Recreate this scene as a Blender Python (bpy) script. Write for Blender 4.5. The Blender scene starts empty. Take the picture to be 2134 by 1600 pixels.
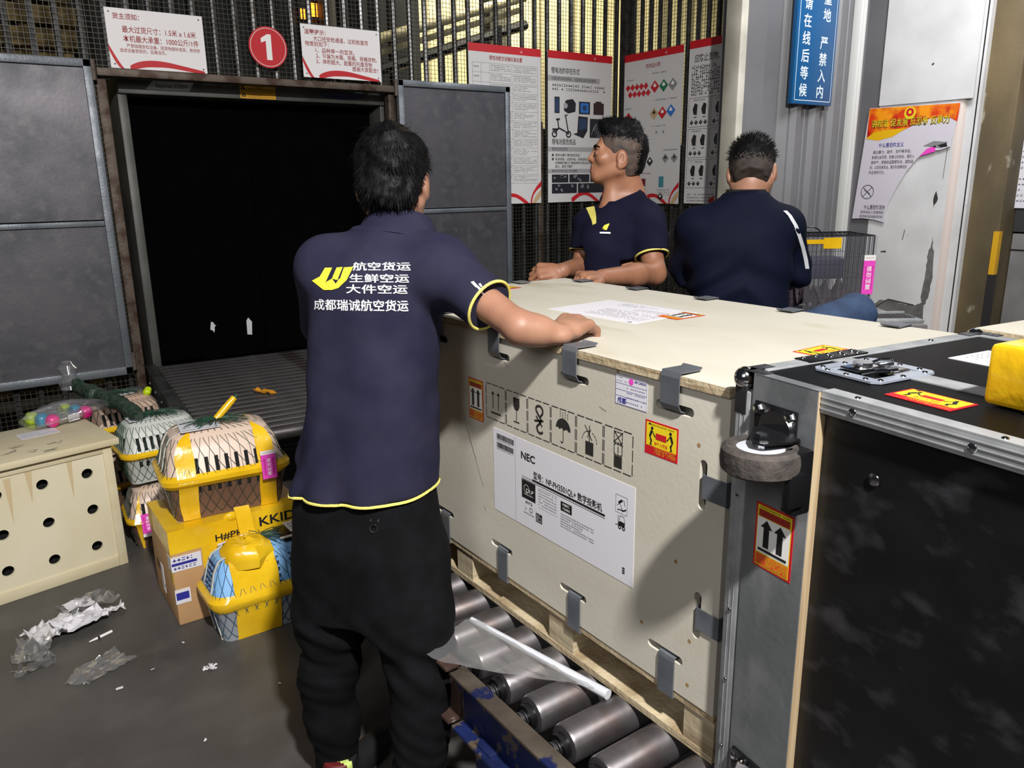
import bpy, bmesh, math, random
import numpy as np
from mathutils import Matrix, Vector, noise
R = math.radians
scn = bpy.context.scene
col = scn.collection
rnd = random.Random(7)

# ------------------------------------------------------------------ camera, world, lights, exposure
# room axes: X runs along the screening-lane wall, Y runs into the scanner, Z up; metres
CAM_H, PITCH, ROLL, YAW = 1.52, R(14.541), R(-0.822), R(35.076)
cam_data = bpy.data.cameras.new('camera')
cam_data.sensor_fit = 'HORIZONTAL'; cam_data.sensor_width = 36.0
cam_data.lens = 1622.7 / 2134 * 36.0
cam_data.clip_start = 0.02
cam = bpy.data.objects.new('camera', cam_data); col.objects.link(cam)
_f = Vector((math.sin(YAW) * math.cos(PITCH), math.cos(YAW) * math.cos(PITCH), -math.sin(PITCH)))
_r = Vector((math.cos(YAW), -math.sin(YAW), 0)); _u = _r.cross(_f)
_r2 = _r * math.cos(ROLL) + _u * math.sin(ROLL); _u2 = _u * math.cos(ROLL) - _r * math.sin(ROLL)
cam.matrix_world = Matrix(((_r2.x, _u2.x, -_f.x, 0), (_r2.y, _u2.y, -_f.y, 0), (_r2.z, _u2.z, -_f.z, CAM_H), (0, 0, 0, 1)))
scn.camera = cam

world = bpy.data.worlds.new('night_hall'); scn.world = world; world.use_nodes = True
world.node_tree.nodes['Background'].inputs[0].default_value = (0.75, 0.85, 1.0, 1)
world.node_tree.nodes['Background'].inputs[1].default_value = 0.024

def lamp(name, kind, loc, power, color=(1, 1, 1), size=.3, target=None, spread=None, size_y=None):
    d = bpy.data.lights.new(name, kind); d.energy = power; d.color = color
    if kind == 'AREA':
        d.size = size
        if size_y: d.shape = 'RECTANGLE'; d.size_y = size_y
        if spread: d.spread = spread
    else:
        d.shadow_soft_size = size
    o = bpy.data.objects.new(name, d); col.objects.link(o); o.location = loc
    if target is not None:
        o.rotation_euler = (Vector(target) - Vector(loc)).to_track_quat('-Z', 'Y').to_euler()
    return o
lamp('bay_floodlight', 'AREA', (0.06, -1.08, 3.5), 262, (1, .98, .95), .15, (1.2, 1.9, .7))
lamp('side_fill', 'AREA', (-1.9, -.3, 2.9), 38, (1, .98, .97), 1.2, (1.0, 1.5, .8))  # added fill from the left, brightens the crate front; no real fitting
lamp('hall_lamp', 'AREA', (6.4, 7.0, 5.6), 620, (1, .93, .74), 1.2, (6.6, 9.2, 3.2))
lamp('ceiling_tube', 'AREA', (4.2, 1.7, 3.7), 88, (.96, .97, 1.0), 1.0, (5.6, 3.1, .9))

scn.view_settings.view_transform = 'Standard'; scn.view_settings.look = 'None'
scn.view_settings.gamma = 1.0; scn.view_settings.use_curve_mapping = False
scn.view_settings.exposure = 0.0

# ------------------------------------------------------------------ materials
def lin(c):
    return tuple(((x / 255) / 12.92 if x / 255 <= .04045 else ((x / 255 + .055) / 1.055) ** 2.4) for x in c) + (1,)
def mat(name, c, rough=.6, metal=0., c2=None, sc=8., det=4., lo=.38, hi=.62, bump=0., bsc=60., stretch=None,
        emit=0., alpha=1., c3=None, sc3=30., lo3=.6, hi3=.7, rough2=None, spec=.5, coat=0., sheen=0., bstretch=None):
    m = bpy.data.materials.new(name); m.use_nodes = True
    nt = m.node_tree; b = nt.nodes['Principled BSDF']; L = nt.links.new
    b.inputs['Base Color'].default_value = lin(c); b.inputs['Roughness'].default_value = rough
    b.inputs['Metallic'].default_value = metal; b.inputs['Specular IOR Level'].default_value = spec
    b.inputs['Coat Weight'].default_value = coat; b.inputs['Sheen Weight'].default_value = sheen
    if emit:
        b.inputs['Emission Color'].default_value = lin(c); b.inputs['Emission Strength'].default_value = emit
    if alpha < 1: b.inputs['Alpha'].default_value = alpha
    tc = nt.nodes.new('ShaderNodeTexCoord')
    def nz(scale, st, detail=det):
        n = nt.nodes.new('ShaderNodeTexNoise'); n.inputs['Scale'].default_value = scale; n.inputs['Detail'].default_value = detail
        if st:
            mp = nt.nodes.new('ShaderNodeMapping'); mp.inputs['Scale'].default_value = st
            L(tc.outputs['Object'], mp.inputs['Vector']); L(mp.outputs[0], n.inputs['Vector'])
        else: L(tc.outputs['Object'], n.inputs['Vector'])
        return n
    def ramp(n, a, z):
        r = nt.nodes.new('ShaderNodeMapRange'); r.inputs[1].default_value = a; r.inputs[2].default_value = z
        L(n.outputs['Fac'], r.inputs[0]); return r
    def mix(fac, a, z):
        x = nt.nodes.new('ShaderNodeMix'); x.data_type = 'RGBA'; L(fac.outputs[0], x.inputs[0])
        for i, v in ((6, a), (7, z)):
            if isinstance(v, tuple): x.inputs[i].default_value = v
            else: L(v, x.inputs[i])
        return x.outputs[2]
    out = None
    if c2 is not None:
        f = ramp(nz(sc, stretch), lo, hi); out = mix(f, lin(c), lin(c2))
        if rough2 is not None:
            q = nt.nodes.new('ShaderNodeMapRange'); q.inputs[3].default_value = rough; q.inputs[4].default_value = rough2
            L(f.outputs[0], q.inputs[0]); L(q.outputs[0], b.inputs['Roughness'])
    if c3 is not None:
        f3 = ramp(nz(sc3, stretch, 6), lo3, hi3); out = mix(f3, out if out else lin(c), lin(c3))
    if out: L(out, b.inputs['Base Color'])
    if bump:
        n = nz(bsc, bstretch); bp = nt.nodes.new('ShaderNodeBump'); bp.inputs['Strength'].default_value = bump
        bp.inputs['Distance'].default_value = .01; L(n.outputs['Fac'], bp.inputs['Height']); L(bp.outputs[0], b.inputs['Normal'])
    m.diffuse_color = lin(c)
    return m

K = {}
def flat(name, c, rough=.55, **k):
    if name not in K: K[name] = mat(name, c, rough, **k)
    return K[name]
BLACK = flat('print_black', (22, 22, 24)); WHITE = flat('print_white', (235, 233, 230)); RED = flat('print_red', (178, 18, 28))
YEL = flat('print_yellow', (226, 200, 30)); ORA = flat('print_orange', (214, 84, 30)); GREY = flat('print_grey', (130, 130, 132))
INK = flat('print_ink', (90, 90, 92)); PAPER = flat('paper', (214, 212, 218)); PINK = flat('pink_label', (232, 70, 190)); MAG = flat('magenta', (176, 22, 120))
BLUEP = flat('print_blue', (40, 40, 140)); GREEN = flat('print_green', (16, 110, 70)); SKYB = flat('print_sky', (40, 110, 190)); TAN = flat('print_tan', (190, 160, 120))
GALV = mat('galvanised_steel', (132, 136, 142), .42, .55, (100, 106, 112), 7, 6, .3, .7, .15, 90, rough2=.55)
STEEL = mat('worn_steel', (120, 120, 124), .30, .9, (78, 76, 78), 14, 6, .3, .7, .08, 160, rough2=.45)
ALU = mat('aluminium_extrusion', (158, 160, 162), .48, .25, (142, 144, 147), 30, 3)
CHROME = mat('chrome', (205, 205, 208), .14, 1.0)
BLKST = mat('black_painted_steel', (18, 18, 20), .35, .2)
RUBBER = mat('grey_rubber', (74, 66, 62), .8, 0, (48, 44, 42), 40, 5, .35, .65, .3, 120)

# ------------------------------------------------------------------ mesh builder
def frame(o, x, y):
    x = Vector(x).normalized(); y = Vector(y); z = x.cross(y).normalized(); y = z.cross(x)
    return Matrix(((x.x, y.x, z.x, o[0]), (x.y, y.y, z.y, o[1]), (x.z, y.z, z.z, o[2]), (0, 0, 0, 1)))
_txt = {}
def text_geo(s, bold=0.):
    k = (s, bold)
    if k in _txt: return _txt[k]
    c = bpy.data.curves.new('t', 'FONT'); c.body = s; c.size = 1; c.offset = bold; c.resolution_u = 3
    o = bpy.data.objects.new('t', c); col.objects.link(o)
    bpy.context.view_layer.update()
    ev = o.evaluated_get(bpy.context.evaluated_depsgraph_get()); me = ev.to_mesh()
    v = [(p.co.x, p.co.y) for p in me.vertices]; f = [tuple(p.vertices) for p in me.polygons]
    ev.to_mesh_clear(); bpy.data.objects.remove(o); bpy.data.curves.remove(c)
    _txt[k] = (v, f); return v, f

def slot(cx, cy, w, h, n=5):
    r_ = min(w, h) / 2; o = []
    for sx, sy, a0 in ((1, 1, 0), (-1, 1, 90), (-1, -1, 180), (1, -1, 270)):
        for k in range(n): t_ = R(a0 + 90 * k / (n - 1)); o.append((cx + sx * (w / 2 - r_) + r_ * math.cos(t_), cy + sy * (h / 2 - r_) + r_ * math.sin(t_)))
    return o
class MB:
    def __init__(s, m=None, M=None):
        s.v = []; s.f = []; s.mi = []; s.mats = []; s.M = M or Matrix(); s.cur = 0
        if m: s.use(m)
    def use(s, m):
        if m not in s.mats: s.mats.append(m)
        s.cur = s.mats.index(m); return s
    def add(s, vs, fs):
        b = len(s.v); M = s.M
        s.v += [M @ Vector(p) for p in vs]; s.f += [tuple(i + b for i in f) for f in fs]; s.mi += [s.cur] * len(fs); return s
    def box(s, a, z, b=0.):
        (x0, y0, z0), (x1, y1, z1) = a, z
        if x0 > x1: x0, x1 = x1, x0
        if y0 > y1: y0, y1 = y1, y0
        if z0 > z1: z0, z1 = z1, z0
        if b <= 0:
            return s.add([(x0, y0, z0), (x1, y0, z0), (x1, y1, z0), (x0, y1, z0), (x0, y0, z1), (x1, y0, z1), (x1, y1, z1), (x0, y1, z1)],
                         [(0, 3, 2, 1), (4, 5, 6, 7), (0, 1, 5, 4), (1, 2, 6, 5), (2, 3, 7, 6), (3, 0, 4, 7)])
        b = min(b, (x1 - x0) * .45, (y1 - y0) * .45, (z1 - z0) * .45)
        bm = bmesh.new(); bmesh.ops.create_cube(bm, size=1)
        for v in bm.verts: v.co = Vector(((x0 + x1) / 2 + v.co.x * (x1 - x0), (y0 + y1) / 2 + v.co.y * (y1 - y0), (z0 + z1) / 2 + v.co.z * (z1 - z0)))
        bmesh.ops.bevel(bm, geom=bm.edges[:], offset=b, segments=2, affect='EDGES', profile=.5)
        bm.verts.index_update()
        s.add([v.co.copy() for v in bm.verts], [[v.index for v in f.verts] for f in bm.faces]); bm.free(); return s
    def rings(s, rs, cap=True, closed=True):
        n = len(rs[0]); vs = [p for r_ in rs for p in r_]; fs = []
        for i in range(len(rs) - 1):
            for j in range(n if closed else n - 1):
                k = (j + 1) % n; fs.append((i * n + j, i * n + k, (i + 1) * n + k, (i + 1) * n + j))
        if cap and closed: fs.append(tuple(range(n))[::-1]); fs.append(tuple(range((len(rs) - 1) * n, len(rs) * n)))
        return s.add(vs, fs)
    def cyl(s, p0, p1, r0, r1=None, n=14, cap=True):
        return s.tube([p0, p1], [r0, r0 if r1 is None else r1], n, cap)
    def tube(s, pts, r, n=8, cap=True, closed=False):
        pts = [Vector(p) for p in pts]; m = len(pts); rr = r if isinstance(r, (list, tuple)) else [r] * m
        rs = []; up = None
        for i, p in enumerate(pts):
            if closed: t = pts[(i + 1) % m] - pts[i - 1]
            else: t = pts[min(i + 1, m - 1)] - pts[max(i - 1, 0)]
            if t.length < 1e-9: t = Vector((0, 0, 1))
            t.normalize()
            if up is None: up = t.orthogonal().normalized()
            up = (up - t * up.dot(t)); up = up.normalized() if up.length > 1e-6 else t.orthogonal().normalized()
            w = t.cross(up)
            rs.append([p + (up * math.cos(2 * math.pi * j / n) + w * math.sin(2 * math.pi * j / n)) * rr[i] for j in range(n)])
        if closed: rs.append(rs[0]); cap = False
        return s.rings(rs, cap)
    def lathe(s, prof, n=20, M=None):
        old = s.M
        if M: s.M = s.M @ M
        s.rings([[(r_ * math.cos(2 * math.pi * j / n), r_ * math.sin(2 * math.pi * j / n), z) for j in range(n)] for r_, z in prof]); s.M = old; return s
    def ball(s, c, r, n=12, sc=(1, 1, 1)):
        rs = []
        for i in range(n // 2 + 1):
            a = math.pi * max(.02, min(i / (n // 2), .98 if i == n // 2 else 1)) if 0 < i < n // 2 else (.02 if i == 0 else math.pi - .02)
            rs.append([(c[0] + r * sc[0] * math.sin(a) * math.cos(2 * math.pi * j / n), c[1] + r * sc[1] * math.sin(a) * math.sin(2 * math.pi * j / n), c[2] - r * sc[2] * math.cos(a)) for j in range(n)])
        return s.rings(rs)
    def prism(s, poly, h0, h1):
        n = len(poly); a = sum(poly[i][0] * poly[(i + 1) % n][1] - poly[(i + 1) % n][0] * poly[i][1] for i in range(n))
        if a < 0: poly = poly[::-1]
        vs = [(x, y, h0) for x, y in poly] + [(x, y, h1) for x, y in poly]
        return s.add(vs, [tuple(range(n))[::-1], tuple(range(n, 2 * n))] + [(i, (i + 1) % n, n + (i + 1) % n, n + i) for i in range(n)])
    def rect(s, x0, y0, x1, y1, h=0., t=None):
        if t: return s.box((x0, y0, h - t), (x1, y1, h))
        return s.add([(x0, y0, h), (x1, y0, h), (x1, y1, h), (x0, y1, h)], [(0, 1, 2, 3)])
    def poly(s, pts, h=0.):
        n = len(pts); a = sum(pts[i][0] * pts[(i + 1) % n][1] - pts[(i + 1) % n][0] * pts[i][1] for i in range(n))
        if a < 0: pts = pts[::-1]
        return s.add([(x, y, h) for x, y in pts], [tuple(range(n))])
    def line(s, x0, y0, x1, y1, w, h=0.):
        dx, dy = x1 - x0, y1 - y0; l = math.hypot(dx, dy) or 1; nx, ny = -dy / l * w / 2, dx / l * w / 2
        return s.poly([(x0 + nx, y0 + ny), (x0 - nx, y0 - ny), (x1 - nx, y1 - ny), (x1 + nx, y1 + ny)], h)
    def disc(s, x, y, r, h=0., n=20, ri=0.):
        if ri:
            p = [(math.cos(2 * math.pi * i / n), math.sin(2 * math.pi * i / n)) for i in range(n)]
            return s.add([(x + a * r, y + b * r, h) for a, b in p] + [(x + a * ri, y + b * ri, h) for a, b in p], [(i, (i + 1) % n, n + (i + 1) % n, n + i) for i in range(n)])
        return s.poly([(x + r * math.cos(2 * math.pi * i / n), y + r * math.sin(2 * math.pi * i / n)) for i in range(n)], h)
    def arcband(s, cx, cy, pts_out, pts_in, h=0.):
        n = len(pts_out)
        return s.add([(cx + x, cy + y, h) for x, y in pts_out] + [(cx + x, cy + y, h) for x, y in pts_in], [(i, n + i, n + i + 1, i + 1) for i in range(n - 1)])
    def text(s, t, x, y, size, h=0., bold=.0, align='L', w=None, shear=0., vert=False):
        """w = total width to fit; y = baseline"""
        if vert:
            for i, ch in enumerate(t): s.text(ch, x, y - i * size * 1.18, size, h, bold)
            return s
        v, f = text_geo(t, bold)
        if not v: return s
        x0 = min(p[0] for p in v); x1 = max(p[0] for p in v); sx = size
        if w: sx = w / (x1 - x0)
        off = {'L': 0, 'C': -(x1 - x0) * sx / 2, 'R': -(x1 - x0) * sx}[align]
        return s.add([(x + off + (a - x0) * sx + b * size * shear, y + b * size, h) for a, b in v], f)
    def fine(s, x0, y0, x1, y1, rows, h=0., fill=.42, seed=0, gap=.15, cs=None):
        """rows of unreadable small print: short dashes"""
        q = random.Random(seed); dy = (y1 - y0) / rows; ch = cs or dy * .55
        for i in range(rows):
            y = y1 - (i + .5) * dy; x = x0; e = x1 - (x1 - x0) * (q.random() * .5 if q.random() < .35 else 0)
            while x < e - ch * .3:
                if q.random() > gap:
                    w_ = ch * q.choice((.7, .85, .9)); t = ch * fill
                    if q.random() < .6: s.rect(x, y - t / 2, min(x + w_, e), y + t * .1, h); s.rect(x + w_ * .3, y - t, min(x + w_ * .6, e), y + t, h)
                    else: s.rect(x, y + t * .5, min(x + w_, e), y + t, h); s.rect(x, y - t, min(x + w_ * .9, e), y - t * .4, h)
                x += ch * 1.08
        return s
    def plate(s, outer, holes, h0, h1):
        """flat panel with holes cut through it (outlines in local XY)"""
        from mathutils.geometry import tessellate_polygon
        loops = [[Vector((x, y, 0)) for x, y in l] for l in [outer] + holes]; tri = tessellate_polygon(loops)
        fl = [p for l in loops for p in l]; n = len(fl); fs = []
        for a, c, d in tri:
            cr = (fl[c] - fl[a]).cross(fl[d] - fl[a]).z
            if cr < 0: c, d = d, c
            fs += [(n + a, n + c, n + d), (a, d, c)]
        b = 0
        for l in loops:
            m = len(l); ar = sum(l[i].x * l[(i + 1) % m].y - l[(i + 1) % m].x * l[i].y for i in range(m)); out = (l is loops[0]) == (ar > 0)
            for i in range(m):
                j = (i + 1) % m; q = (b + i, b + j, n + b + j, n + b + i); fs.append(q if out else q[::-1])
            b += m
        return s.add([(p.x, p.y, h0) for p in fl] + [(p.x, p.y, h1) for p in fl], fs)
    def mesh(s, name, smooth=True, angle=38, inv=None):
        me = bpy.data.meshes.new(name)
        vs = [inv @ p for p in s.v] if inv else s.v
        me.from_pydata([tuple(p) for p in vs], [], s.f)
        for m in s.mats: me.materials.append(m)
        me.polygons.foreach_set('material_index', s.mi)
        me.polygons.foreach_set('use_smooth', [smooth] * len(s.f))
        if smooth: me.set_sharp_from_angle(angle=R(angle))
        me.update(); return me
    def build(s, name, parent=None, label=None, smooth=True, angle=38, origin=None):
        inv = None
        if parent is not None: inv = WM[parent.name].inverted()
        elif origin is not None: inv = Matrix.Translation(Vector(origin)).inverted()
        o = bpy.data.objects.new(name, s.mesh(name, smooth, angle, inv)); col.objects.link(o)
        WM[o.name] = Matrix()
        if parent is not None: o.parent = parent; WM[o.name] = WM[parent.name].copy()
        elif origin is not None: o.location = origin; WM[o.name] = Matrix.Translation(Vector(origin))
        if label: o['label'] = label
        return o
WM = {}
def thing(name, label, cat, loc=(0, 0, 0), rz=0., group=None):
    o = bpy.data.objects.new(name, None); col.objects.link(o); o.empty_display_size = .1
    o.location = loc; o.rotation_euler = (0, 0, rz)
    WM[o.name] = Matrix.Translation(Vector(loc)) @ Matrix.Rotation(rz, 4, 'Z')
    return tag(o, label, cat, group)
def tag(o, label, cat, group=None, kind=None):
    o['label'] = label; o['category'] = cat
    if group: o['group'] = group
    if kind: o['kind'] = kind
    return o
def struct(o):
    o['kind'] = 'structure'; return o
def dup(root, loc=None, rz=None, label=None):
    r_ = root.copy(); col.objects.link(r_); WM[r_.name] = WM[root.name].copy()
    if loc is not None: r_.location = loc
    if rz is not None: r_.rotation_euler = (0, 0, rz)
    WM[r_.name] = Matrix.Translation(r_.location) @ Matrix.Rotation(r_.rotation_euler.z, 4, 'Z')
    if label: r_['label'] = label
    for c in root.children:
        k = c.copy(); col.objects.link(k); k.parent = r_; WM[k.name] = WM[r_.name].copy()
        for g in c.children:
            d = g.copy(); col.objects.link(d); d.parent = k
    return r_
def dup_part(src, offset, parent):
    c = src.copy(); col.objects.link(c); c.parent = parent; c.location = src.location + Vector(offset); return c
# ------------------------------------------------------------------ the setting
FLOORM = mat('grey_floor_mat', (78, 76, 74), .42, 0, (64, 62, 60), 2.2, 6, .35, .65, .06, 220, c3=(84, 82, 79), sc3=5, lo3=.5, hi3=.75, spec=.35)
o = MB(FLOORM).box((-6, -3, -.06), (14, 12, 0)).build('floor'); struct(o)
CREAM = mat('cream_plaster', (196, 186, 142), .8, 0, (150, 140, 104), 1.2, 4, .35, .7)
b = MB(CREAM).box((4.2, 9.6, 0), (14, 9.75, 6.5))
b.use(mat('cream_seam', (120, 112, 84), .8))
for i in range(16): b.box((4.2 + i * .62, 9.57, 0), (4.24 + i * .62, 9.6, 6.5))
struct(b.build('wall_back'))
DKW = mat('dark_cladding', (34, 35, 32), .7, 0, (22, 23, 21), 5, 4)
b = MB(DKW).box((-3.5, 7.6, 0), (4.1, 7.75, 6))
for i in range(38): b.box((-3.45 + i * .2, 7.55, 0), (-3.36 + i * .2, 7.6, 6))
struct(b.build('wall_left'))
# stacked timber far behind the left of the fence
TIM = mat('old_timber', (132, 112, 66), .8, 0, (82, 64, 36), 6, 5, .35, .65, .3, 40, stretch=(1, 6, 6))
for i in range(20):
    z = .002 + i * .155; dx = rnd.uniform(-.1, .1)
    b = MB(TIM).box((-.6 + dx, 6.7, z), (.93 + dx * .4, 7.2, z + .125), .012)
    for k in (0, 1): b.box((-.4 + k * 1.0, 6.75, z + .125), (-.3 + k * 1.0, 7.15, z + .155))
    tag(b.build('timber_baulk'), 'old yellow-brown timber baulk in the high stack behind the left end of the bar fence', 'timber', 'timber baulks stacked behind the fence')
# hall frame seen through the fence: posts, stair rail, lit windows
HST = mat('hall_steel', (86, 84, 70), .6, .2)
for i, (x, w_) in enumerate(((3.1, .10), (5.25, .22))):
    t = MB(HST).box((x, 7.3 + i * .5, 0), (x + w_, 7.5 + i * .5, 6), .01)
    tag(t.build('steel_column'), ('slim', 'wide')[i] + ' steel column of the hall standing behind the bar fence', 'column')
b = MB(mat('pale_pipe', (190, 180, 140), .5))
b.tube([(3.2, 7.15, 2.72), (5.4, 7.35, 3.44)], .05, 10); b.tube([(3.2, 7.2, 2.60), (5.4, 7.4, 3.32)], .03, 8)
b.use(BLKST).tube([(3.1, 7.1, 2.42), (5.4, 7.35, 3.16)], .055, 8)
for x in (3.6, 4.3, 5.0): b.cyl((x, 7.25, 0), (x, 7.25, 3.1), .02)
tag(b.build('stair_rail'), 'pale sloping stair handrail with dark lower tube far behind the fence', 'handrail')
LITW = mat('lit_window', (255, 132, 30), .5, emit=5.)
for i, (x, z, w_, h_) in enumerate(((2.93, 3.0, .06, .10), (3.03, 3.03, .11, .13))):
    t = thing('lit_window', ('lower left', 'upper right')[i] + ' of two small glowing orange windows behind the fence', 'window', (x, 7.54, z))
    MB(LITW).box((x, 7.50, z), (x + w_, 7.54, z + h_)).build('pane', t)
    f = MB(BLKST)
    for k in range(3): f.box((x + w_ * k / 2 - .006, 7.49, z - .01), (x + w_ * k / 2 + .006, 7.54, z + h_ + .01))
    for k in range(2): f.box((x - .006, 7.49, z + h_ * k - .006), (x + w_ + .006, 7.54, z + h_ * k + .006))
    f.build('window_frame', t)

# dark backing added to darken the lower fence view, foil insulation at the corner
t = thing('added_dark_backing', 'added dark backing that darkens the view behind the lower half of the bar fence', 'backing', (3.4, 5.5, 0))
m = MB(DKW).box((2.56, 5.45, .0), (5.3, 5.49, 1.95), .004)
for i in range(13): m.box((2.6 + i * .2, 5.44, .0), (2.64 + i * .2, 5.45, 1.95))
m.build('panel', t)
t = thing('foil_sheet', 'crinkled silver foil insulation hanging behind the short corner fence', 'foil', (4.56, 4.1, 0))
FOIL = mat('silver_foil', (150, 148, 136), .25, .9)
m = MB(FOIL); n_ = 34; m.add([(4.56 + .03 * noise.noise((i * .8, j * .8, 0)) + .02 * noise.noise((i * 2.3, j * 2.1, 5)), 4.75 - 1.3 * i / n_, .02 + 1.75 * j / n_) for i in range(n_ + 1) for j in range(n_ + 1)], [(i * (n_ + 1) + j, i * (n_ + 1) + j + 1, (i + 1) * (n_ + 1) + j + 1, (i + 1) * (n_ + 1) + j) for i in range(n_) for j in range(n_)])
m.build('sheet', t, smooth=False)
# right: ribbed grey steel wall, white jamb, white plaster wall, brown pillar
CORR = mat('grey_ribbed_sheet', (112, 111, 113), .5, .1, (102, 101, 103), 2, 3)
PW = mat('white_plaster', (214, 213, 212), .75, 0, (198, 197, 196), 3, 5, .35, .65, .05, 40, c3=(176, 174, 170), sc3=14, lo3=.70, hi3=.80)
prof = [(4.09, 0), (4.34, 0), (4.40, .05), (4.56, .05), (4.61, 0)]
u = 4.63
while u < 5.22:
    prof += [(u, 0), (u + .03, -.03), (u + .075, -.03), (u + .105, 0), (u + .15, 0), (u + .155, -.006), (u + .16, 0)]; u += .205
prof += [(5.25, 0)]
b = MB(CORR); b.rings([[(x, 3.36 + d, z) for x, d in prof] for z in (0, 3.4)], cap=False, closed=False)
b.box((4.09, 3.42, 0), (5.40, 3.50, 3.4))
b.use(mat('white_trim', (200, 200, 196), .5)).box((5.25, 3.30, 0), (5.285, 3.36, 3.4), .004).box((5.30, 3.31, 0), (5.335, 3.37, 3.4), .004)
b.use(CORR).box((5.335, 3.40, 0), (5.50, 3.56, 3.4)).box((5.50, 3.50, 0), (5.56, 3.56, 3.4), .01).box((5.56, 3.53, 0), (5.75, 3.58, 3.4)).box((5.705, 3.372, 0), (5.75, 3.55, 3.4))
struct(b.build('wall_ribbed'))
b = MB(mat('ivory_jamb', (190, 186, 172), .6, 0, (160, 156, 142), 4, 4))
b.box((4.02, 3.30, 0), (4.085, 3.42, 3.4), .008); struct(b.build('trim_1'))
F = frame((5.7, 3.37, 0), (0, -1, 0), (0, 0, 1))     # a = 3.37 - Y
b = MB(PW, F).box((0, 0, -.10), (.56, 3.4, 0)).box((0, 2.02, 0), (.66, 3.4, .012))
b.use(mat('pale_roller_edge', (206, 192, 184), .5)); b.rings([[(.555 + .05 * math.sin(t * .4), z, .035 * math.cos(t * .4) - .035) for t in range(9)] for z in (0, 3.4)], cap=False, closed=False)
b.use(PW).box((.60, 0, -.14), (.665, 3.4, -.035)).use(BLKST).box((.665, 0, -.15), (.673, 3.4, -.03)).use(PW).box((.673, 0, -.15), (.69, 3.4, -.03))
DMG = mat('bare_cement', (112, 110, 106), .85, 0, (92, 90, 88), 12, 5)
jag = random.Random(3)
def jagged(pts, n=5, a=.006):
    out = []
    for i in range(len(pts)):
        p, q = pts[i], pts[(i + 1) % len(pts)]
        for k in range(n): out.append((p[0] + (q[0] - p[0]) * k / n + jag.uniform(-a, a), p[1] + (q[1] - p[1]) * k / n + jag.uniform(-a, a)))
    return out
b.use(DMG).poly(jagged([(.50, 1.10), (.515, 1.0), (.53, .82), (.515, .66), (.49, .60), (.46, .66), (.475, .85), (.48, .98)]), .0015)
b.poly(jagged([(.06, .50), (.14, .60), (.22, .62), (.34, .60), (.42, .60), (.49, .63), (.50, .5), (.51, .1), (0, .1)]), .0018)
b.use(flat('crack_dark', (52, 50, 48), .9))
b.poly(jagged([(.12, .975), (.16, .985), (.165, .97), (.125, .965)], 3, .003), .002).poly(jagged([(.47, 1.36), (.485, 1.42), (.50, 1.36), (.48, 1.30)], 3, .004), .002)
b.line(.28, 1.07, .29, 1.14, .005, .002).line(.06, .50, .22, .622, .008, .0022).line(.22, .622, .42, .60, .01, .0022).line(.36, 2.26, .372, 2.27, .012, .014)
b.line(.52, 1.5, .53, 1.8, .003, .002)
struct(b.build('wall_right'))
PIL = mat('brown_stained_pillar', (112, 96, 66), .7, 0, (78, 68, 48), 2.5, 6, .35, .65, .12, 40, c3=(150, 142, 124), sc3=7, lo3=.62, hi3=.68, stretch=(1, 1, .5))
b = MB(PIL).box((5.78, 2.47, 0), (6.15, 2.70, 3.4), .012)
b.use(flat('guard_yellow', (208, 158, 28), .5)).box((5.765, 2.462, .86), (5.81, 2.50, 1.15))
b.use(flat('guard_black', (40, 38, 38), .5)).box((5.765, 2.462, .5), (5.81, 2.50, .86))
struct(b.build('wall_pillar'))
b = MB(mat('grey_partition', (122, 122, 122), .6, 0, (104, 104, 104), 3, 4)).box((6.1, .6, 0), (6.2, 2.47, 3.4))
struct(b.build('wall_partition'))
# ------------------------------------------------------------------ bar fence with wire mesh (two runs), sheet-metal gates
BAR = mat('galvanised_bar', (104, 104, 106), .36, .75, (70, 68, 66), 20, 5, .35, .65)
WIRE = mat('rusty_wire', (70, 68, 60), .5, .5)
RUST = mat('rusty_angle', (96, 84, 74), .6, .4, (64, 44, 32), 12, 6, .45, .6)
FT = 3.35
def fence(name, label, org, xdir, L, skip, bars, z0=.0):
    t = thing(name, label, 'fence', org)
    F = frame(org, xdir, (0, 0, 1))
    for i, a in enumerate(bars):
        lo = 2.13 if skip and skip[0] < a < skip[1] else z0
        if i == 0: p = MB(BAR, F).cyl((a, lo, -.03), (a, FT, -.03), .017, n=8).build('bar', t); lo0, a0 = lo, a
        elif lo == lo0: dup_part(p, Vector(xdir) * (a - a0), t)
        else: MB(BAR, F).cyl((a, lo, -.03), (a, FT, -.03), .017, n=8).build('bar', t)
    w = MB(WIRE, F); n = int(L / .026); q = .0012
    for i in range(n + 1):
        a = i * .026; lo = 2.13 if skip and skip[0] < a < skip[1] else z0
        w.box((a - q, lo, -.004), (a + q, FT, -.0015))
    for k in range(int(FT / .026)):
        z = .01 + k * .026
        segs = [(0, L)] if not skip or z > 2.13 else [(0, skip[0]), (skip[1], L)]
        for s0, s1 in segs: w.box((s0, z - q, -.0015), (s1, z + q, .001))
    w.build('wire_mesh', t); return t, F
bars = [-.08 + i * .1125 for i in range(41)]
fb, FB = fence('bar_fence', 'long upright-bar fence with wire mesh around the scanner opening', (0, 4.80, 0), (1, 0, 0), 4.42, (.76, 2.44), bars)
g = MB(RUST, FB).box((.74, 2.085, -.06), (2.46, 2.125, .05), .004); g.build('lintel_rail', fb)
for x in (.735, 2.43): MB(RUST, FB).box((x, 0, -.06), (x + .05, 2.12, .0), .004).build('gate_post', fb)
MB(HST, FB).box((2.62, 2.12, -.06), (2.69, FT, -.02), .004).build('fence_post', fb); MB(RUST, FB).box((3.655, 0, -.07), (3.70, 1.95, -.02), .004).build('fence_post', fb)
bars2 = [.1 + i * .093 for i in range(13)]
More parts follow.
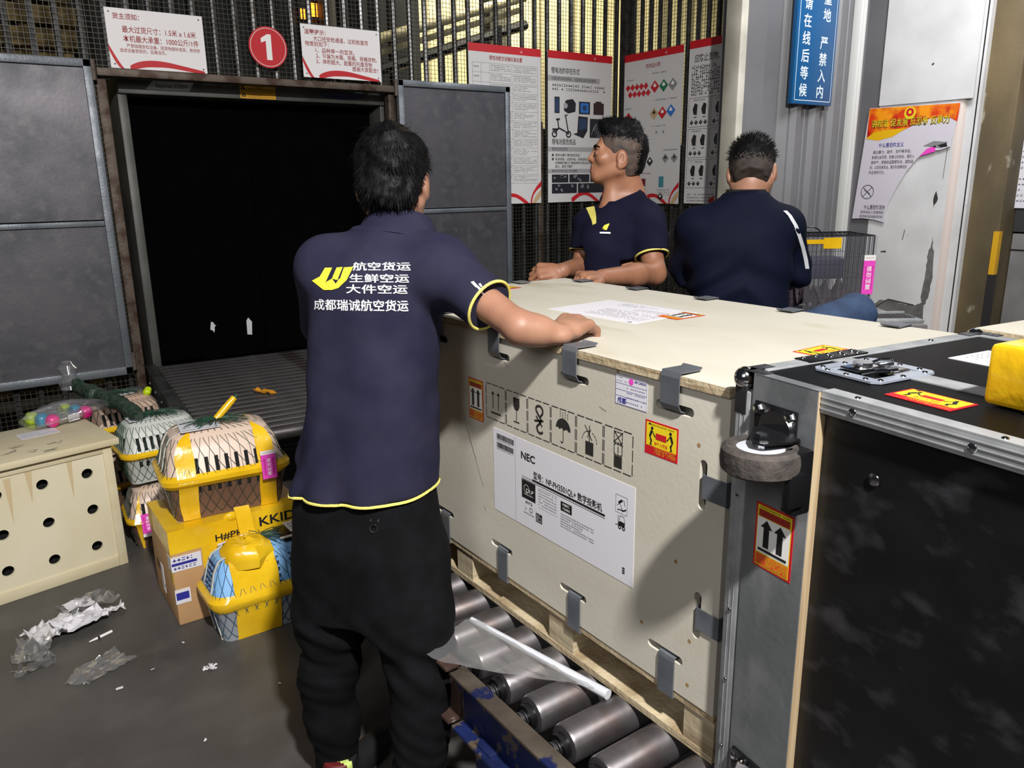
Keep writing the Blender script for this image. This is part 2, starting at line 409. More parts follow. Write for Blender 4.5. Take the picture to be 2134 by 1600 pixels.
fs, FS = fence('bar_fence', 'short upright-bar fence turning the corner behind the two right-hand posters', (4.45, 4.80, 0), (0, -1, 0), 1.27, None, bars2)
MB(BAR, FS).box((-.02, 0, -.06), (.06, FT, .0), .004).build('corner_post', fs)
# foil insulation hanging behind the lower part of the side fence
SHEET = mat('gate_sheet', (104, 101, 106), .42, .6, (76, 77, 82), 3.2, 7, .32, .68, .05, 60, c3=(104, 102, 104), sc3=16, lo3=.5, hi3=.75, rough2=.55)
def gate(name, label, x0, x1, z0, z1, zm, hinge):
    t = thing(name, label, 'gate', (x0, 4.76, z0)); F = frame((0, 4.76, 0), (1, 0, 0), (0, 0, 1))
    for i, (a, c) in enumerate(((z0, zm), (zm, z1))): MB(SHEET, F).box((x0 + .02, a + .02, .004), (x1 - .02, c - .015, .008)).build('sheet', t)
    f = MB(GALV, F); 
    for (a, c, d, e) in ((x0, z0, x1, z0 + .045), (x0, z1 - .04, x1, z1), (x0, z0, x0 + .04, z1), (x1 - .04, z0, x1, z1)): f.box((a, c, -.015), (d, e, .025), .004)
    f.build('gate_frame', t)
    MB(GALV, F).box((x0 + .04, zm - .014, .004), (x1 - .04, zm + .014, .022), .003).build('mid_rail', t)
    hx = x1 + .008 if hinge > 0 else x0 - .008
    for z in (z0 + .02, z1 - .1): MB(RUST, F).cyl((hx, z, .01), (hx, z + .10, .01), .014, n=10).build('hinge', t)
    return t
gate('sheet_metal_gate', 'grey sheet-metal gate panel left of the scanner opening, above the drilled plywood crate', -.45, .715, .50, 2.16, 1.335, 1)
gate('sheet_metal_gate', 'sheet-metal gate panel right of the scanner opening, partly covering the first poster', 2.47, 3.345, .38, 2.165, 1.335, -1)

# ------------------------------------------------------------------ x-ray scanner: portal, header, lead curtain, tunnel, outfeed rollers
SC = thing('xray_scanner', 'big dark x-ray cargo scanner mouth with black curtain below the numbered sign', 'scanner', (1.65, 5.0, 0))
HOUS = mat('scanner_housing', (92, 92, 88), .5, .3, (74, 74, 70), 5, 4)
MB(HOUS).box((.86, 4.93, 2.02), (2.52, 5.4, 2.115), .006).build('header', SC)
for x in (.855, 2.44): MB(HOUS).box((x, 4.95, 0), (x + .05, 5.4, 2.02), .006).build('portal_jamb', SC)
t = MB(mat('tunnel_black', (8, 8, 9), .6)).box((.86, 5.5, 0), (2.5, 6.4, .44)).box((.86, 6.4, 0), (2.5, 6.44, 2.1)).box((.84, 5.4, 0), (.86, 6.4, 2.1)).box((2.5, 5.4, 0), (2.52, 6.4, 2.1)).box((.86, 5.4, 2.1), (2.5, 6.4, 2.14)); t.build('tunnel', SC)
CURT = mat('lead_curtain', (4, 4, 5), .9, 0, (3, 3, 4), 8, 4, bump=.05, bsc=20, bstretch=(1, 1, .1), spec=.03)
for i in range(11):
    x = .905 + i * .14; h = rnd.uniform(-.012, .012); d = rnd.uniform(-.008, .008)
    m = MB(CURT); m.rings([[(x + k * .036, 5.12 + d + .002 * math.sin(k * 1.3 + i) + .01 * (1 - zz) * math.sin(i * 2.1), .455 + h + zz * 1.56) for k in range(5)] for zz in (0, .3, .6, 1)], cap=False, closed=False)
    m.rings([[(x + k * .036, 5.124 + d + .002 * math.sin(k * 1.3 + i) + .01 * (1 - zz) * math.sin(i * 2.1), .455 + h + zz * 1.56) for k in range(4, -1, -1)] for zz in (0, .3, .6, 1)], cap=False, closed=False)
    m.build('curtain_strip', SC)
FH = frame((0, 4.928, 0), (1, 0, 0), (0, 0, 1))
m = MB(flat('label_silver', (176, 180, 176)), FH).poly([(1.0, 2.046), (1.235, 2.046), (1.262, 2.096), (1.045, 2.096)], .001)
m.use(BLACK).text('Rapiscan 632DV', 1.056, 2.061, .026, .002, .01, w=.17); m.build('maker_label', SC)
m = MB(flat('label_amber', (206, 150, 30)), FH).rect(1.52, 2.024, 1.735, 2.100, .001).use(BLACK)
m.rect(1.524, 2.061, 1.731, 2.063, .002)
for z in (2.081, 2.042):
    for k in range(3): a = math.pi / 2 + k * 2 * math.pi / 3; m.disc(1.541 + .008 * math.cos(a), z + .008 * math.sin(a), .006, .002, 10)
    m.fine(1.565, z - .013, 1.725, z + .013, 3, .002, seed=int(z * 1000))
m.build('warning_label', SC)
m = MB(flat('label_navy', (34, 32, 70)), FH).poly([(2.02, 2.062), (2.06, 2.052), (2.16, 2.042), (2.27, 2.052), (2.315, 2.062), (2.315, 2.09), (2.02, 2.09)], .001).use(INK).fine(2.035, 2.062, 2.30, 2.085, 1, .002, cs=.014); m.build('blue_label', SC)
m = MB(flat('tape_scrap', (200, 200, 200)), frame((0, 5.105, 0), (1, 0, 0), (0, 0, 1))).poly([(1.47, .58), (1.5, .575), (1.507, .66), (1.485, .69), (1.472, .67)], .012); m.build('tape_scrap', SC); MB(K['tape_scrap'], frame((0, 5.105, 0), (1, 0, 0), (0, 0, 1))).poly(jagged([(1.24, .64), (1.265, .62), (1.275, .66), (1.255, .69)], 3, .006), .012).build('tape_scrap', SC)

RC = thing('roller_conveyor', 'dark steel roller conveyor running into the scanner mouth', 'conveyor', (.8, 4.9, 0), R(-4.3)); RCM = Matrix.Translation((.8, 4.9, 0)) @ Matrix.Rotation(R(-4.3), 4, 'Z') @ Matrix.Translation((-.735, -4.92, 0))
ROL = mat('roller_steel', (140, 136, 136), .24, .85, (70, 62, 62), 9, 6, .38, .66, rough2=.5, stretch=(1, 1, 1))
y0, n = 3.30, 21; p = None
for i in range(n):
    y = y0 + i * .0785
    if p is None: p = MB(ROL, RCM).cyl((.80, y, .468), (2.3, y, .468), .031, n=18).build('roller', RC)
    else: dup_part(p, (0, .0785 * i, 0), RC)
SIDE = mat('conveyor_side', (70, 70, 70), .5, .4, (50, 50, 50), 8, 5)
for x in (.735, 2.31):
    m = MB(SIDE, RCM).box((x, 3.2, .36), (x + .06, 4.92, .505), .004)
    for i in range(0, n, 3): m.cyl((x - .006, y0 + i * .0785, .44), (x + .0, y0 + i * .0785, .44), .012, n=8)
    m.build('side_rail', RC)
for x in (.74, 2.315):
    for y in (3.3, 4.7): MB(SIDE, RCM).box((x, y, 0), (x + .05, y + .05, .36), .003).build('leg', RC)
tp = thing('tape_twist', 'small twist of orange tape lying on the scanner rollers', 'tape scrap', (1.16, 3.85, .5))
m = MB(mat('amber_tape_scrap', (206, 140, 40), .3)); 
m.tube([(1.13 + .012 * k, 3.90 - .02 * k, .513 + .004 * math.sin(k * 2)) for k in range(7)], [.004, .013, .007, .014, .006, .012, .004], 8)
m.build('twist', tp)
gp = thing('steel_box', 'small grey steel box on the floor at the foot of the scanner post', 'box', (.66, 4.62, 0))
MB(HOUS).box((.56, 4.60, .0), (.73, 4.74, .42), .01).build('case', gp); MB(flat('box_lid', (120, 120, 120))).box((.555, 4.595, .40), (.735, 4.742, .425), .004).build('lid', gp)

# ------------------------------------------------------------------ signs over the opening
BOARD = mat('sign_board', (232, 228, 228), .45)
SRED = flat('sign_red', (190, 20, 32)); SRED2 = flat('sign_red_text', (150, 30, 36))
def swoosh(m, W, H, h=.004):
    def arc(f, g, n=22): 
        a = [(W * (.19 + .78 * t), H * f(t)) for t in [i / n for i in range(n + 1)]]; c = [(W * (.19 + .78 * t), H * g(t)) for t in [i / n for i in range(n + 1)]]
        m.arcband(0, 0, a, c, h)
    m.use(SRED)
    arc(lambda t: .25 * math.sin(min(1, (t + .02) * 1.6) * 1.5708) ** .7 * (1 - t * .95) + .02, lambda t: max(.0, .25 * math.sin(min(1, t * 1.55) * 1.5708) ** .9 * (1 - t * 1.0) - .075 * (1 - abs(t - .35)) - .0), 22)
    a = [(0 + W * .13 * t, H * (.40 * (1 - t) ** 1.2)) for t in [i / 10 for i in range(11)]]; c = [(W * .11 * t * .9, H * (.30 * (1 - t) ** 1.5)) for t in [i / 10 for i in range(11)]]
    m.arcband(0, 0, a, c, h)
def board(name, label, x0, z0, W, H, y=4.765):
    t = thing(name, label, 'sign', (x0 + W / 2, y, z0)); F = frame((x0, y, z0), (1, 0, 0), (0, 0, 1))
    MB(BOARD, F).box((0, 0, 0), (W, H, .003)).build('board', t)
    m = MB(SRED, F); swoosh(m, W, H)
    d = MB(BLKST, F)
    for a, c in ((.02, .02), (W - .02, .02), (.02, H - .02), (W - .02, H - .02)): d.disc(a, c, .004, .0045, 8)
    d.build('wire_ties', t); return t, m
t, m = board('notice_sign', 'white notice sign of red text on maximum size and weight, left of the round sign', .813, 2.128, .487, .293)
m.use(SRED2).text('货主须知：', .035, .243, .032, .004, .012, w=.13); m.text('最大过货尺寸：1.5米 x 1.6米', .075, .180, .036, .004, .010, w=.37); m.text('本机最大承重：1000公斤/1件', .075, .135, .036, .004, .010, w=.38)
m.text('严禁踩踏安检设备，因货物超标或丢，倒货物', .088, .106, .021, .004, .004, w=.37); m.text('造成设备受损的，后果自负。', .052, .082, .021, .004, .004, w=.23); m.build('printing', t)
t, m = board('notice_sign', 'white notice sign with a numbered red list, right of the round sign', 1.858, 2.145, .51, .295)
m.use(SRED2).text('温馨提示：', .022, .243, .030, .004, .012, w=.135); m.text('大口径安检通道，过机检查货', .075, .208, .030, .004, .008, w=.355); m.text('物类别如下：', .022, .178, .030, .004, .008, w=.15)
m.text('1、品种单一的普货。', .085, .144, .030, .004, .008, w=.25); m.text('2、包装为木箱、铁箱、铁桶货物。', .085, .113, .030, .004, .008, w=.40); m.text('3、体积超大、超重的托盘货物', .085, .082, .030, .004, .008, w=.365); m.text('感谢大家配合！', .315, .052, .030, .004, .008, w=.175); m.build('printing', t)
t = thing('number_sign', 'round red sign bearing a white figure one above the scanner mouth', 'sign', (1.652, 4.75, 2.18)); F = frame((1.652, 4.752, 2.29), (1, 0, 0), (0, 0, 1))
m = MB(SRED, F); m.lathe([(0.001, 0), (.112, 0), (.112, .003), (0.001, .003)], 40); m.build('disc', t)
m = MB(WHITE, F).disc(0, 0, .1035, .004, 40, .1010).poly([(-.012, -.068), (.020, -.068), (.020, .070), (-.002, .070), (-.040, .046), (-.040, .022), (-.012, .034)], .004); m.build('printing', t)

# ------------------------------------------------------------------ four posters on the fence
PB = mat('poster_board', (205, 203, 202), .5)
PF = flat('poster_ink', (72, 70, 72)); PP = flat('poster_photo', (26, 26, 36)); PP2 = flat('photo_blue', (40, 60, 90)); PP3 = flat('photo_smoke', (120, 118, 124)); BAND = flat('poster_band', (160, 158, 160))
def poster(label, F, W, H):
    t = thing('poster', label, 'poster', F @ Vector((W / 2, 0, 0)), 0, None)
    MB(PB, F).box((0, 0, 0), (W, H, .003)).build('sheet', t)
    m = MB(SRED, F).rect(0, H - .052, W, H, .0036); m.use(WHITE).poly([(W * .7, H - .02), (W * .72, H - .04), (W * .74, H - .02), (W * .72, H - .033)], .0042)
    m.use(TAN).arcband(0, 0, [(W - .08 * (1 - t_), .10 * t_ ** .7) for t_ in (0, .25, .5, .75, 1)], [(W - .05 * (1 - t_), .05 * t_) for t_ in (0, .25, .5, .75, 1)], .0036)
    m.use(SRED).arcband(0, 0, [(W - .10 * (1 - t_ ** 2), .16 * t_) for t_ in (0, .25, .5, .75, 1)], [(W - .085 * (1 - t_ ** 2.5), .12 * t_) for t_ in (0, .25, .5, .75, 1)], .0038)
    n = 12; m.arcband(0, 0, [(W * (.36 + .46 * i / n), .075 * math.sin(math.pi * (.12 + .88 * i / n))) for i in range(n + 1)], [(W * (.37 + .42 * i / n), max(0, .072 * math.sin(math.pi * (.05 + .95 * i / n)) - .024)) for i in range(n + 1)], .0038)
    return t, m
def fx(y): return frame((0, y, 0), (1, 0, 0), (0, 0, 1))
# 1: table of fine print
t, m = poster('tall white poster with a fine printed table, half hidden by the right gate', frame((3.035, 4.785, 1.365), (1, 0, 0), (0, 0, 1)), .615, 1.072)
m.use(SRED2).text('锂电池航空运输应急处置', .17, .975, .032, .0042, .01, w=.28); m.use(PF)
for z in [.95 - k * .062 for k in range(14)]: m.rect(.03, z, .585, z + .0012, .004)
for a in (.03, .10, .17, .36, .585): m.rect(a, .14, a + .0012, .95, .004)
for k in range(13): m.fine(.18, .90 - k * .062, .35, .945 - k * .062, 4, .0042, seed=k); m.fine(.37, .90 - k * .062, .575, .945 - k * .062, 4, .0042, seed=50 + k); m.fine(.04, .915 - k * .062, .095, .935 - k * .062, 1, .0042, seed=90 + k)
m.build('printing', t)
# 2: pictures of devices
t, m = poster('white poster with device pictures and smoke photographs behind the man facing left', frame((3.717, 4.785, 1.365), (1, 0, 0), (0, 0, 1)), .625, 1.075)
m.use(PF).text('锂电池的存在形式', .03, .925, .046, .0042, .012, w=.27); m.use(BAND).rect(0, .868, .5, .905, .004); m.use(PF).text('与国际标准电池相关，与国家标准有关的要求', .03, .877, .026, .0045, .006, w=.43)
m.fine(.04, .80, .56, .855, 2, .0042, cs=.02)
m.use(PP).rect(.06, .645, .108, .76, .0042).use(PP2).rect(.066, .655, .102, .75, .0045)
m.use(PP).poly([(.15, .665), (.19, .645), (.26, .66), (.265, .72), (.235, .75), (.17, .74), (.15, .71)], .0042).use(BAND).disc(.165, .70, .02, .0045)
m.use(PP).rect(.295, .645, .405, .735, .0042).use(SKYB).rect(.31, .655, .39, .725, .0045).use(PP2).disc(.35, .69, .02, .0047)
m.use(flat('photo_brown', (48, 30, 28))).rect(.44, .645, .545, .73, .0042).rect(.46, .73, .52, .742, .0042)
m.use(PP); [m.disc(a, .497, .026, .0042, 18, .015) for a in (.06, .195)]
[m.line(*q, .0045) for q in ((.06, .50, .10, .54, .012), (.10, .54, .155, .52, .012), (.155, .52, .195, .497, .010), (.195, .50, .165, .63, .010), (.155, .63, .185, .635, .008), (.10, .54, .09, .60, .010), (.075, .60, .11, .603, .014), (.04, .53, .09, .53, .014))]
m.poly([(.28, .51), (.38, .525), (.385, .625), (.29, .63)], .0042).poly([(.24, .50), (.28, .51), (.38, .525), (.34, .47)], .0042).use(PP2).poly([(.295, .53), (.37, .54), (.375, .61), (.30, .615)], .0045)
m.use(PP).rect(.405, .475, .595, .615, .0042).use(BAND)
for k in range(9): m.line(.42 + k * .015, .50 + .03 * math.sin(k), .45 + k * .016, .56 + .03 * math.sin(k * .7), .003, .0045)
m.use(PF).text('锂电池是危险品', .035, .425, .046, .0042, .012, w=.23); m.use(BAND).rect(0, .372, .62, .405, .004); m.use(PF).text('锂电池危险性', .035, .38, .026, .0045, .006, w=.15)
m.rect(.035, .337, .053, .355, .0042).rect(.035, .308, .053, .326, .0042).text('锂电池属于第9类危险品', .067, .338, .022, .0045, .006, w=.24).text('电池短路、过度充电、极端温度、误操作', .067, .308, .022, .0045, .006, w=.40).text('故障等的情况下都能够有可能造成锂电', .067, .281, .022, .0045, .006, w=.38).text('起火、甚至于爆炸', .067, .255, .022, .0045, .006, w=.17)
m.use(BAND).rect(0, .215, .62, .245, .004).use(PF).text('锂电池可能引起火灾及爆炸', .035, .222, .022, .0045, .006, w=.25)
q = random.Random(5)
for a, c, w_, h_ in ((.035, .145, .16, .06), (.205, .145, .20, .06), (.415, .145, .17, .06), (.035, .065, .245, .073), (.29, .065, .295, .073)):
    m.use(PP).rect(a, c, a + w_, c + h_, .0042); m.use(PP3)
    for k in range(4): x = a + q.uniform(.1, .8) * w_; z = c + q.uniform(.15, .7) * h_; m.poly([(x, z), (x + .02, z + q.uniform(-.01, .01)), (x + .016, z + .016), (x - .004, z + .018)], .0046)
m.build('printing', t)
# 3: hazard diamonds
def dia(m, x, z, s, c, c2=None, h=.0042):
    m.use(c).poly([(x - s, z), (x, z - s), (x + s, z), (x, z + s)], h)
    if c2: m.use(c2).poly([(x - s * .4, z + s * .1), (x, z - s * .1), (x + s * .4, z + s * .1), (x, z + s * .6)], h + .0004)
t, m = poster('poster of coloured hazard diamonds at the fence corner behind the short-haired man', frame((4.432, 4.735, 1.345), (0, -1, 0), (0, 0, 1)), .605, 1.10)
m.use(SRED2).text('危险品分类', .23, .985, .034, .0042, .008, w=.15)
m.use(PF).fine(.30, .93, .54, .95, 1, .0042, seed=1); m.fine(.03, .905, .10, .925, 1, .0042, seed=2)
for k in range(5): dia(m, .045 + .048 * k, .86, .026, SRED); dia(m, .07 + .048 * k, .81, .026, SRED)
dia(m, .33, .845, .045, SRED, WHITE); dia(m, .42, .845, .045, GREEN, WHITE); dia(m, .51, .845, .045, GREY, WHITE)
m.use(PF).fine(.02, .70, .12, .72, 1, .0042, seed=3); m.fine(.32, .74, .57, .76, 1, .0042, seed=4)
dia(m, .055, .64, .042, SRED, BLACK); dia(m, .33, .655, .045, TAN, BLACK); dia(m, .415, .655, .045, SRED, WHITE); dia(m, .50, .665, .045, SKYB, WHITE)
m.use(PF).fine(.02, .54, .17, .56, 1, .0042, seed=6); m.fine(.31, .555, .46, .575, 1, .0042, seed=7)
dia(m, .055, .48, .042, YEL, BLACK); dia(m, .145, .48, .042, SRED, BLACK); dia(m, .36, .52, .012, GREY); dia(m, .43, .52, .012, GREY)
m.use(PF).fine(.25, .38, .37, .40, 1, .0042, seed=8); m.fine(.44, .38, .58, .40, 1, .0042, seed=9)
dia(m, .30, .31, .035, BLACK, WHITE); dia(m, .46, .33, .035, GREY, BLACK); dia(m, .55, .33, .035, GREY, BLACK)
m.use(SRED2).fine(.22, .215, .33, .235, 1, .0042, seed=10)
m.use(flat('p_maroon', (110, 30, 40))).rect(.20, .13, .26, .185, .0042).use(flat('p_teal', (60, 130, 140))).rect(.40, .12, .45, .20, .0042)
m.use(PF).fine(.19, .10, .27, .115, 1, .0042, seed=11); m.fine(.38, .06, .52, .11, 3, .0042, seed=12)
m.rect(.21, .06, .25, .09, .0042); dia(m, .42, .05, .03, BLACK, WHITE); m.use(BLACK).poly([(.20, .045), (.22, .065), (.24, .045)], .0042)
m.build('printing', t)
# 4: pictograms in rounded boxes
t, m = poster('text and pictogram poster beside the ivory door jamb, rightmost on the fence', frame((4.432, 4.075, 1.35), (0, -1, 0), (0, 0, 1)), .64, 1.105)
m.use(PF).text('应防止货物、邮件中隐', .05, .965, .056, .0042, .012, w=.42)
m.fine(.03, .74, .60, .94, 9, .0042, seed=20, cs=.017, fill=.6)
for r_ in range(3):
    for c_ in range(3):
        x, z = .015 + c_ * .205, .53 - r_ * .21; 
        m.use(PF)
        for q4 in ((x, z, x + .19, z), (x, z + .195, x + .19, z + .195), (x, z, x, z + .195), (x + .19, z, x + .19, z + .195)): m.line(*q4, .0025, .0042)
        m.fine(x + .04, z + .17, x + .15, z + .19, 1, .0044, seed=r_ * 3 + c_)
        m.use(BLACK)
        for k in range(2): a = x + .045 + k * .08; m.poly([(a, z + .085), (a + .03, z + .08), (a + .035, z + .15), (a + .01, z + .16), (a - .01, z + .12)], .0044); m.rect(a + .005, z + .062, a + .03, z + .068, .0044)
        for k in range(3 + (r_ == 0)): dia(m, x + .03 + k * .042, z + .03, .017, BLACK, GREY)
m.use(PF).fine(.03, .01, .6, .075, 3, .0042, seed=31)
m.build('printing', t)

# ------------------------------------------------------------------ blue hanging sign, torn red poster, paper notice
t = thing('hanging_sign', 'tall blue sign with two columns of white characters on the ribbed wall', 'sign', (4.76, 3.29, 1.98))
SB = mat('sign_blue', (12, 80, 130), .4); F = frame((4.543, 3.29, 1.985), (1, 0, 0), (0, 0, 1))
MB(SB, F).box((0, 0, -.035), (.432, 1.2, 0), .004).build('panel', t)
m = MB(flat('sign_white', (214, 226, 232)), F)
for q in ((.02, .022, .412, .026), (.02, 1.17, .412, 1.174), (.02, .022, .024, 1.174), (.408, .022, .412, 1.174)): m.rect(*q, .001)
for i, ch in enumerate('候等后线在请'): m.text(ch, .065, .055 + i * .104, .085, .001, .012)
m.rect(.102, .70, .107, .80, .001)
for i, ch in enumerate('内入禁严'): m.text(ch, .255, .052 + i * .100, .085, .001, .012)
for i, ch in enumerate('地重库货'): m.text(ch, .265, .52 + i * .100, .085, .001, .012)
m.build('printing', t)
t = thing('torn_poster', 'torn white poster with a red and yellow flame header on the plaster wall', 'poster', (5.68, 3.1, 1.2))
F = frame((5.682, 3.435, 1.195), (0, -1, 0), (0, 0, 1)); W, H = .66, .815
outl = [(-.06, .015), (.02, .02), (.12, .012), (.205, -.008), (.20, .05), (.225, .15), (.27, .25), (.33, .36), (.40, .45), (.47, .49), (.56, .50), (.62, .52), (.655, .80), (.0, .815)]
MB(mat('poster_paper', (206, 200, 208), .4), F).prism(outl, 0, .002).build('sheet', t)
FL = mat('flame_print', (214, 60, 20), .4, 0, (240, 150, 20), 7, 3, .42, .58, c3=(176, 20, 24), sc3=5, lo3=.55, hi3=.62)
m = MB(FL, F).poly([(.0, .60), (.0, .812), (.652, .798), (.645, .68), (.58, .715), (.45, .71), (.32, .665), (.20, .61), (.09, .585)], .003)
m.use(flat('flame_yellow', (226, 176, 20), .4)).poly([(-.01, .60), (.05, .64), (.17, .655), (.30, .66), (.20, .605), (.09, .582)], .0034)
m.use(YEL).lathe([(.001, .0034), (.042, .0034), (.042, .004), (.001, .004)], 20, Matrix.Translation((.31, .76, 0))).use(SRED).disc(.31, .765, .028, .0045).use(YEL).disc(.31, .765, .012, .0048)
m.use(BLACK).text('讲和谐 促发展 反恐怖 反暴力', .027, .677, .058, .0042, .035, w=.566).use(YEL).text('讲和谐 促发展 反恐怖 反暴力', .03, .68, .058, .0048, .004, w=.56)
m.use(BLUEP).text('什么是恐怖主义', .10, .535, .034, .0035, .01, w=.19); m.use(PF)
for i, s_ in enumerate(('通过暴力、破坏、恐吓等手段，', '制造社会恐慌、危害公共安全、侵犯人', '身财产，或者胁迫国家机关、国际组', '织，以实现其政治、意识形态等目的', '的主张和行为。')): m.text(s_, .06 - i * .004, .49 - i * .036, .026, .0035, .004, w=(.29, .32, .32, .28, .12)[i])
m.disc(.045, .215, .052, .0035, 28, .047).line(.01, .25, .08, .18, .005, .0035).line(.01, .18, .08, .25, .005, .0035).line(.02, .23, .07, .2, .004, .0035)
m.text('什么是恐怖活动', .03, .09, .036, .0035, .012, w=.165).text('恐怖活动人员是指实', .005, .058, .024, .0035, .004, w=.185).text('和恐怖活动组织的成', .0, .026, .024, .0035, .004, w=.185)
m.use(PINK).poly([(.41, .46), (.46, .51), (.52, .53), (.52, .49)], .0035).use(GREY).poly([(.43, .53), (.5, .56), (.60, .55), (.56, .51)], .0035).use(BLACK).poly([(.53, .53), (.59, .545), (.60, .52), (.56, .515)], .004)
m.build('printing', t)
t = thing('paper_notice', 'white printed sheet fixed right of the brown pillar', 'notice', (6.0, 2.4, 1.3)); F = frame((5.95, 2.56, 1.30), (0, -1, 0), (0, 0, 1))
MB(PAPER, F).box((0, 0, 0), (.50, .70, .002)).build('sheet', t)
m = MB(SRED2, F).fine(.04, .58, .2, .60, 1, .003, seed=1).use(INK).fine(.03, .03, .46, .57, 15, .003, seed=3, fill=.3); m.build('printing', t)
t = thing('notice_board', 'dark board behind the printed sheet by the pillar', 'board', (6.0, 2.3, 1.1)); MB(flat('dark_board', (62, 64, 64))).box((5.96, 1.7, 1.14), (6.09, 2.465, 2.6), .004).build('panel', t)
t = thing('steel_cabinet', 'grey steel cabinet beyond the brown pillar at the right edge', 'cabinet', (6.0, 2.2, 0))
CAB = mat('cabinet_grey', (128, 126, 124), .5, 0, (112, 110, 110), 4, 4)
MB(CAB).box((5.97, 1.5, 0), (6.09, 2.465, 1.13), .006).build('body', t); MB(BLKST).box((5.965, 1.5, 1.015), (5.972, 2.465, 1.022)).build('door_gap', t); MB(flat('scrap_white', (200, 198, 190))).poly([(0, 0), (0, 0), (0, 0)]) if 0 else None
# ------------------------------------------------------------------ feed conveyor under the crate
FC = thing('roller_conveyor', 'heavy steel roller conveyor carrying the pale projector crate', 'conveyor', (1.2, 1.2, 0))
ROL2 = mat('shiny_roller', (150, 148, 150), .30, .85, (92, 86, 88), 7, 6, .40, .66, rough2=.42, c3=(96, 72, 60), sc3=4, lo3=.56, hi3=.7)
p = None
for i in range(19):
    dy = .108 * i
    if p is None:
        p = MB(ROL2).lathe([(.0001, 0), (.03, 0), (.037, .002), (.0395, .008), (.0395, 1.14), (.037, 1.15), (.0001, 1.15)], 22, frame((.815, .14, .459), (0, 1, 0), (0, 0, 1))).build('roller', FC)
        s_ = MB(STEEL)
        for k in range(9): s_.cyl((.770 + k * .0052, .14, .459), (.7732 + k * .0052, .14, .459), .0165 if k % 2 else .0145, n=12)
        s_.use(BLKST).cyl((.800, .14, .459), (.8155, .14, .459), .026, n=14); s_ = s_.build('axle', FC)
    else: dup_part(p, (0, dy, 0), FC); dup_part(s_, (0, dy, 0), FC)
BLUF = mat('chipped_blue_paint', (26, 40, 92), .5, .2, (20, 30, 70), 14, 5, c3=(92, 80, 68), sc3=22, lo3=.56, hi3=.60)
BRNF = mat('rusty_frame', (92, 70, 60), .6, .3, (66, 48, 42), 10, 6, c3=(150, 140, 128), sc3=16, lo3=.64, hi3=.68)
WORN = mat('worn_frame_top', (112, 102, 90), .5, .5, (84, 74, 66), 9, 6, c3=(30, 40, 88), sc3=10, lo3=.58, hi3=.62)
for nm, m0, y0, y1 in (('side_frame', BLUF, .0, 1.30), ('rear_side_frame', BRNF, 1.315, 2.10)):
    m = MB(m0).box((.768, y0, .35), (.775, y1, .485), .001).box((.735, y0, .345), (.775, y1, .352)).use(WORN if m0 is BLUF else BRNF).box((.735, y0, .478), (.775, y1, .486), .001)
    m.build(nm, FC)
p = None
for i in range(11):
    y = .2 + i * .108
    if p is None: p = MB(BLUF).cyl((.748, y, .462), (.768, y, .462), .0115, n=10).build('bolt', FC)
    else: dup_part(p, (0, .108 * i, 0), FC)
for y in (.15, 1.16, 2.02):
    for x in (.745, 1.97): MB(BLUF if y < 1.3 else BRNF).box((x, y, 0), (x + .05, y + .06, .36), .003).build('leg', FC)
MB(BLUF).box((1.97, .0, .345), (2.02, 2.10, .486), .003).build('far_side_frame', FC)
for y in (.78, 1.25): MB(BLUF).box((.79, y, .12), (1.98, y + .04, .17), .003).build('cross_brace', FC)

# ------------------------------------------------------------------ the projector crate
X0, YA, YB, ZT = .963, .769, 2.063, 1.2017; XD = 1.672
PLY = mat('pale_plywood', (199, 194, 182), .62, 0, (189, 183, 168), 5, 6, .35, .65, .04, 90, c3=(180, 171, 150), sc3=9, lo3=.62, hi3=.74, stretch=(1, .35, 1))
PLYE = mat('plywood_edge', (190, 174, 144), .75, 0, (146, 126, 96), 60, 4, .4, .62, .3, 90, stretch=(.15, .15, 6))
PLYD = mat('pallet_wood', (184, 170, 142), .75, 0, (136, 118, 92), 8, 6, .4, .66, .15, 60, stretch=(.4, .3, 5))
CR = thing('wooden_crate', 'large pale plywood crate with steel clips and a projector label on the rollers', 'crate', ((X0 + XD) / 2, (YA + YB) / 2, .4985))
FF = frame((X0, YB, 0), (0, -1, 0), (0, 0, 1))            # front face: a = YB - y, z up, outward -X
VA = lambda y: YB - y
W = YB - YA; cl = [.888 + .268 * k for k in range(5)]; cl[-1] = 1.945
hol = [slot(VA(y), 1.141, .088, .017) for y in cl] + [slot(VA(y), .668, .088, .016) for y in cl] + [slot(VA(.818), 1.022, .016, .09), slot(VA(.816), .778, .016, .09)]
MB(PLY, FF).plate([(0, .60), (W, .60), (W, 1.184), (0, 1.184)], hol, -.016, 0).build('front_panel', CR)
b = MB(PLY).box((X0 + .03, YA + .002, .60), (X0 + .045, YB - .002, 1.184)); b.build('inner_batten', CR)
MB(PLY).box((X0 + .016, YA, .60), (XD - .016, YA + .016, 1.184)).build('end_panel', CR); MB(PLY).box((X0 + .016, YB - .016, .60), (XD - .016, YB, 1.184)).build('end_panel', CR)
MB(PLY).box((XD - .016, YA, .60), (XD, YB, 1.184)).build('back_panel', CR)
m = MB(PLYE).box((X0 - .006, YA - .001, 1.185), (XD + .004, YB + .004, ZT - .0005)); m.use(PLY).box((X0 - .0055, YA - .0005, ZT - .001), (XD + .0035, YB + .0035, ZT), 0); m.build('lid', CR)
m = MB(PLYE).box((X0 + .002, YA, .585), (XD - .002, YB, .60)); m.build('pallet_deck', CR)
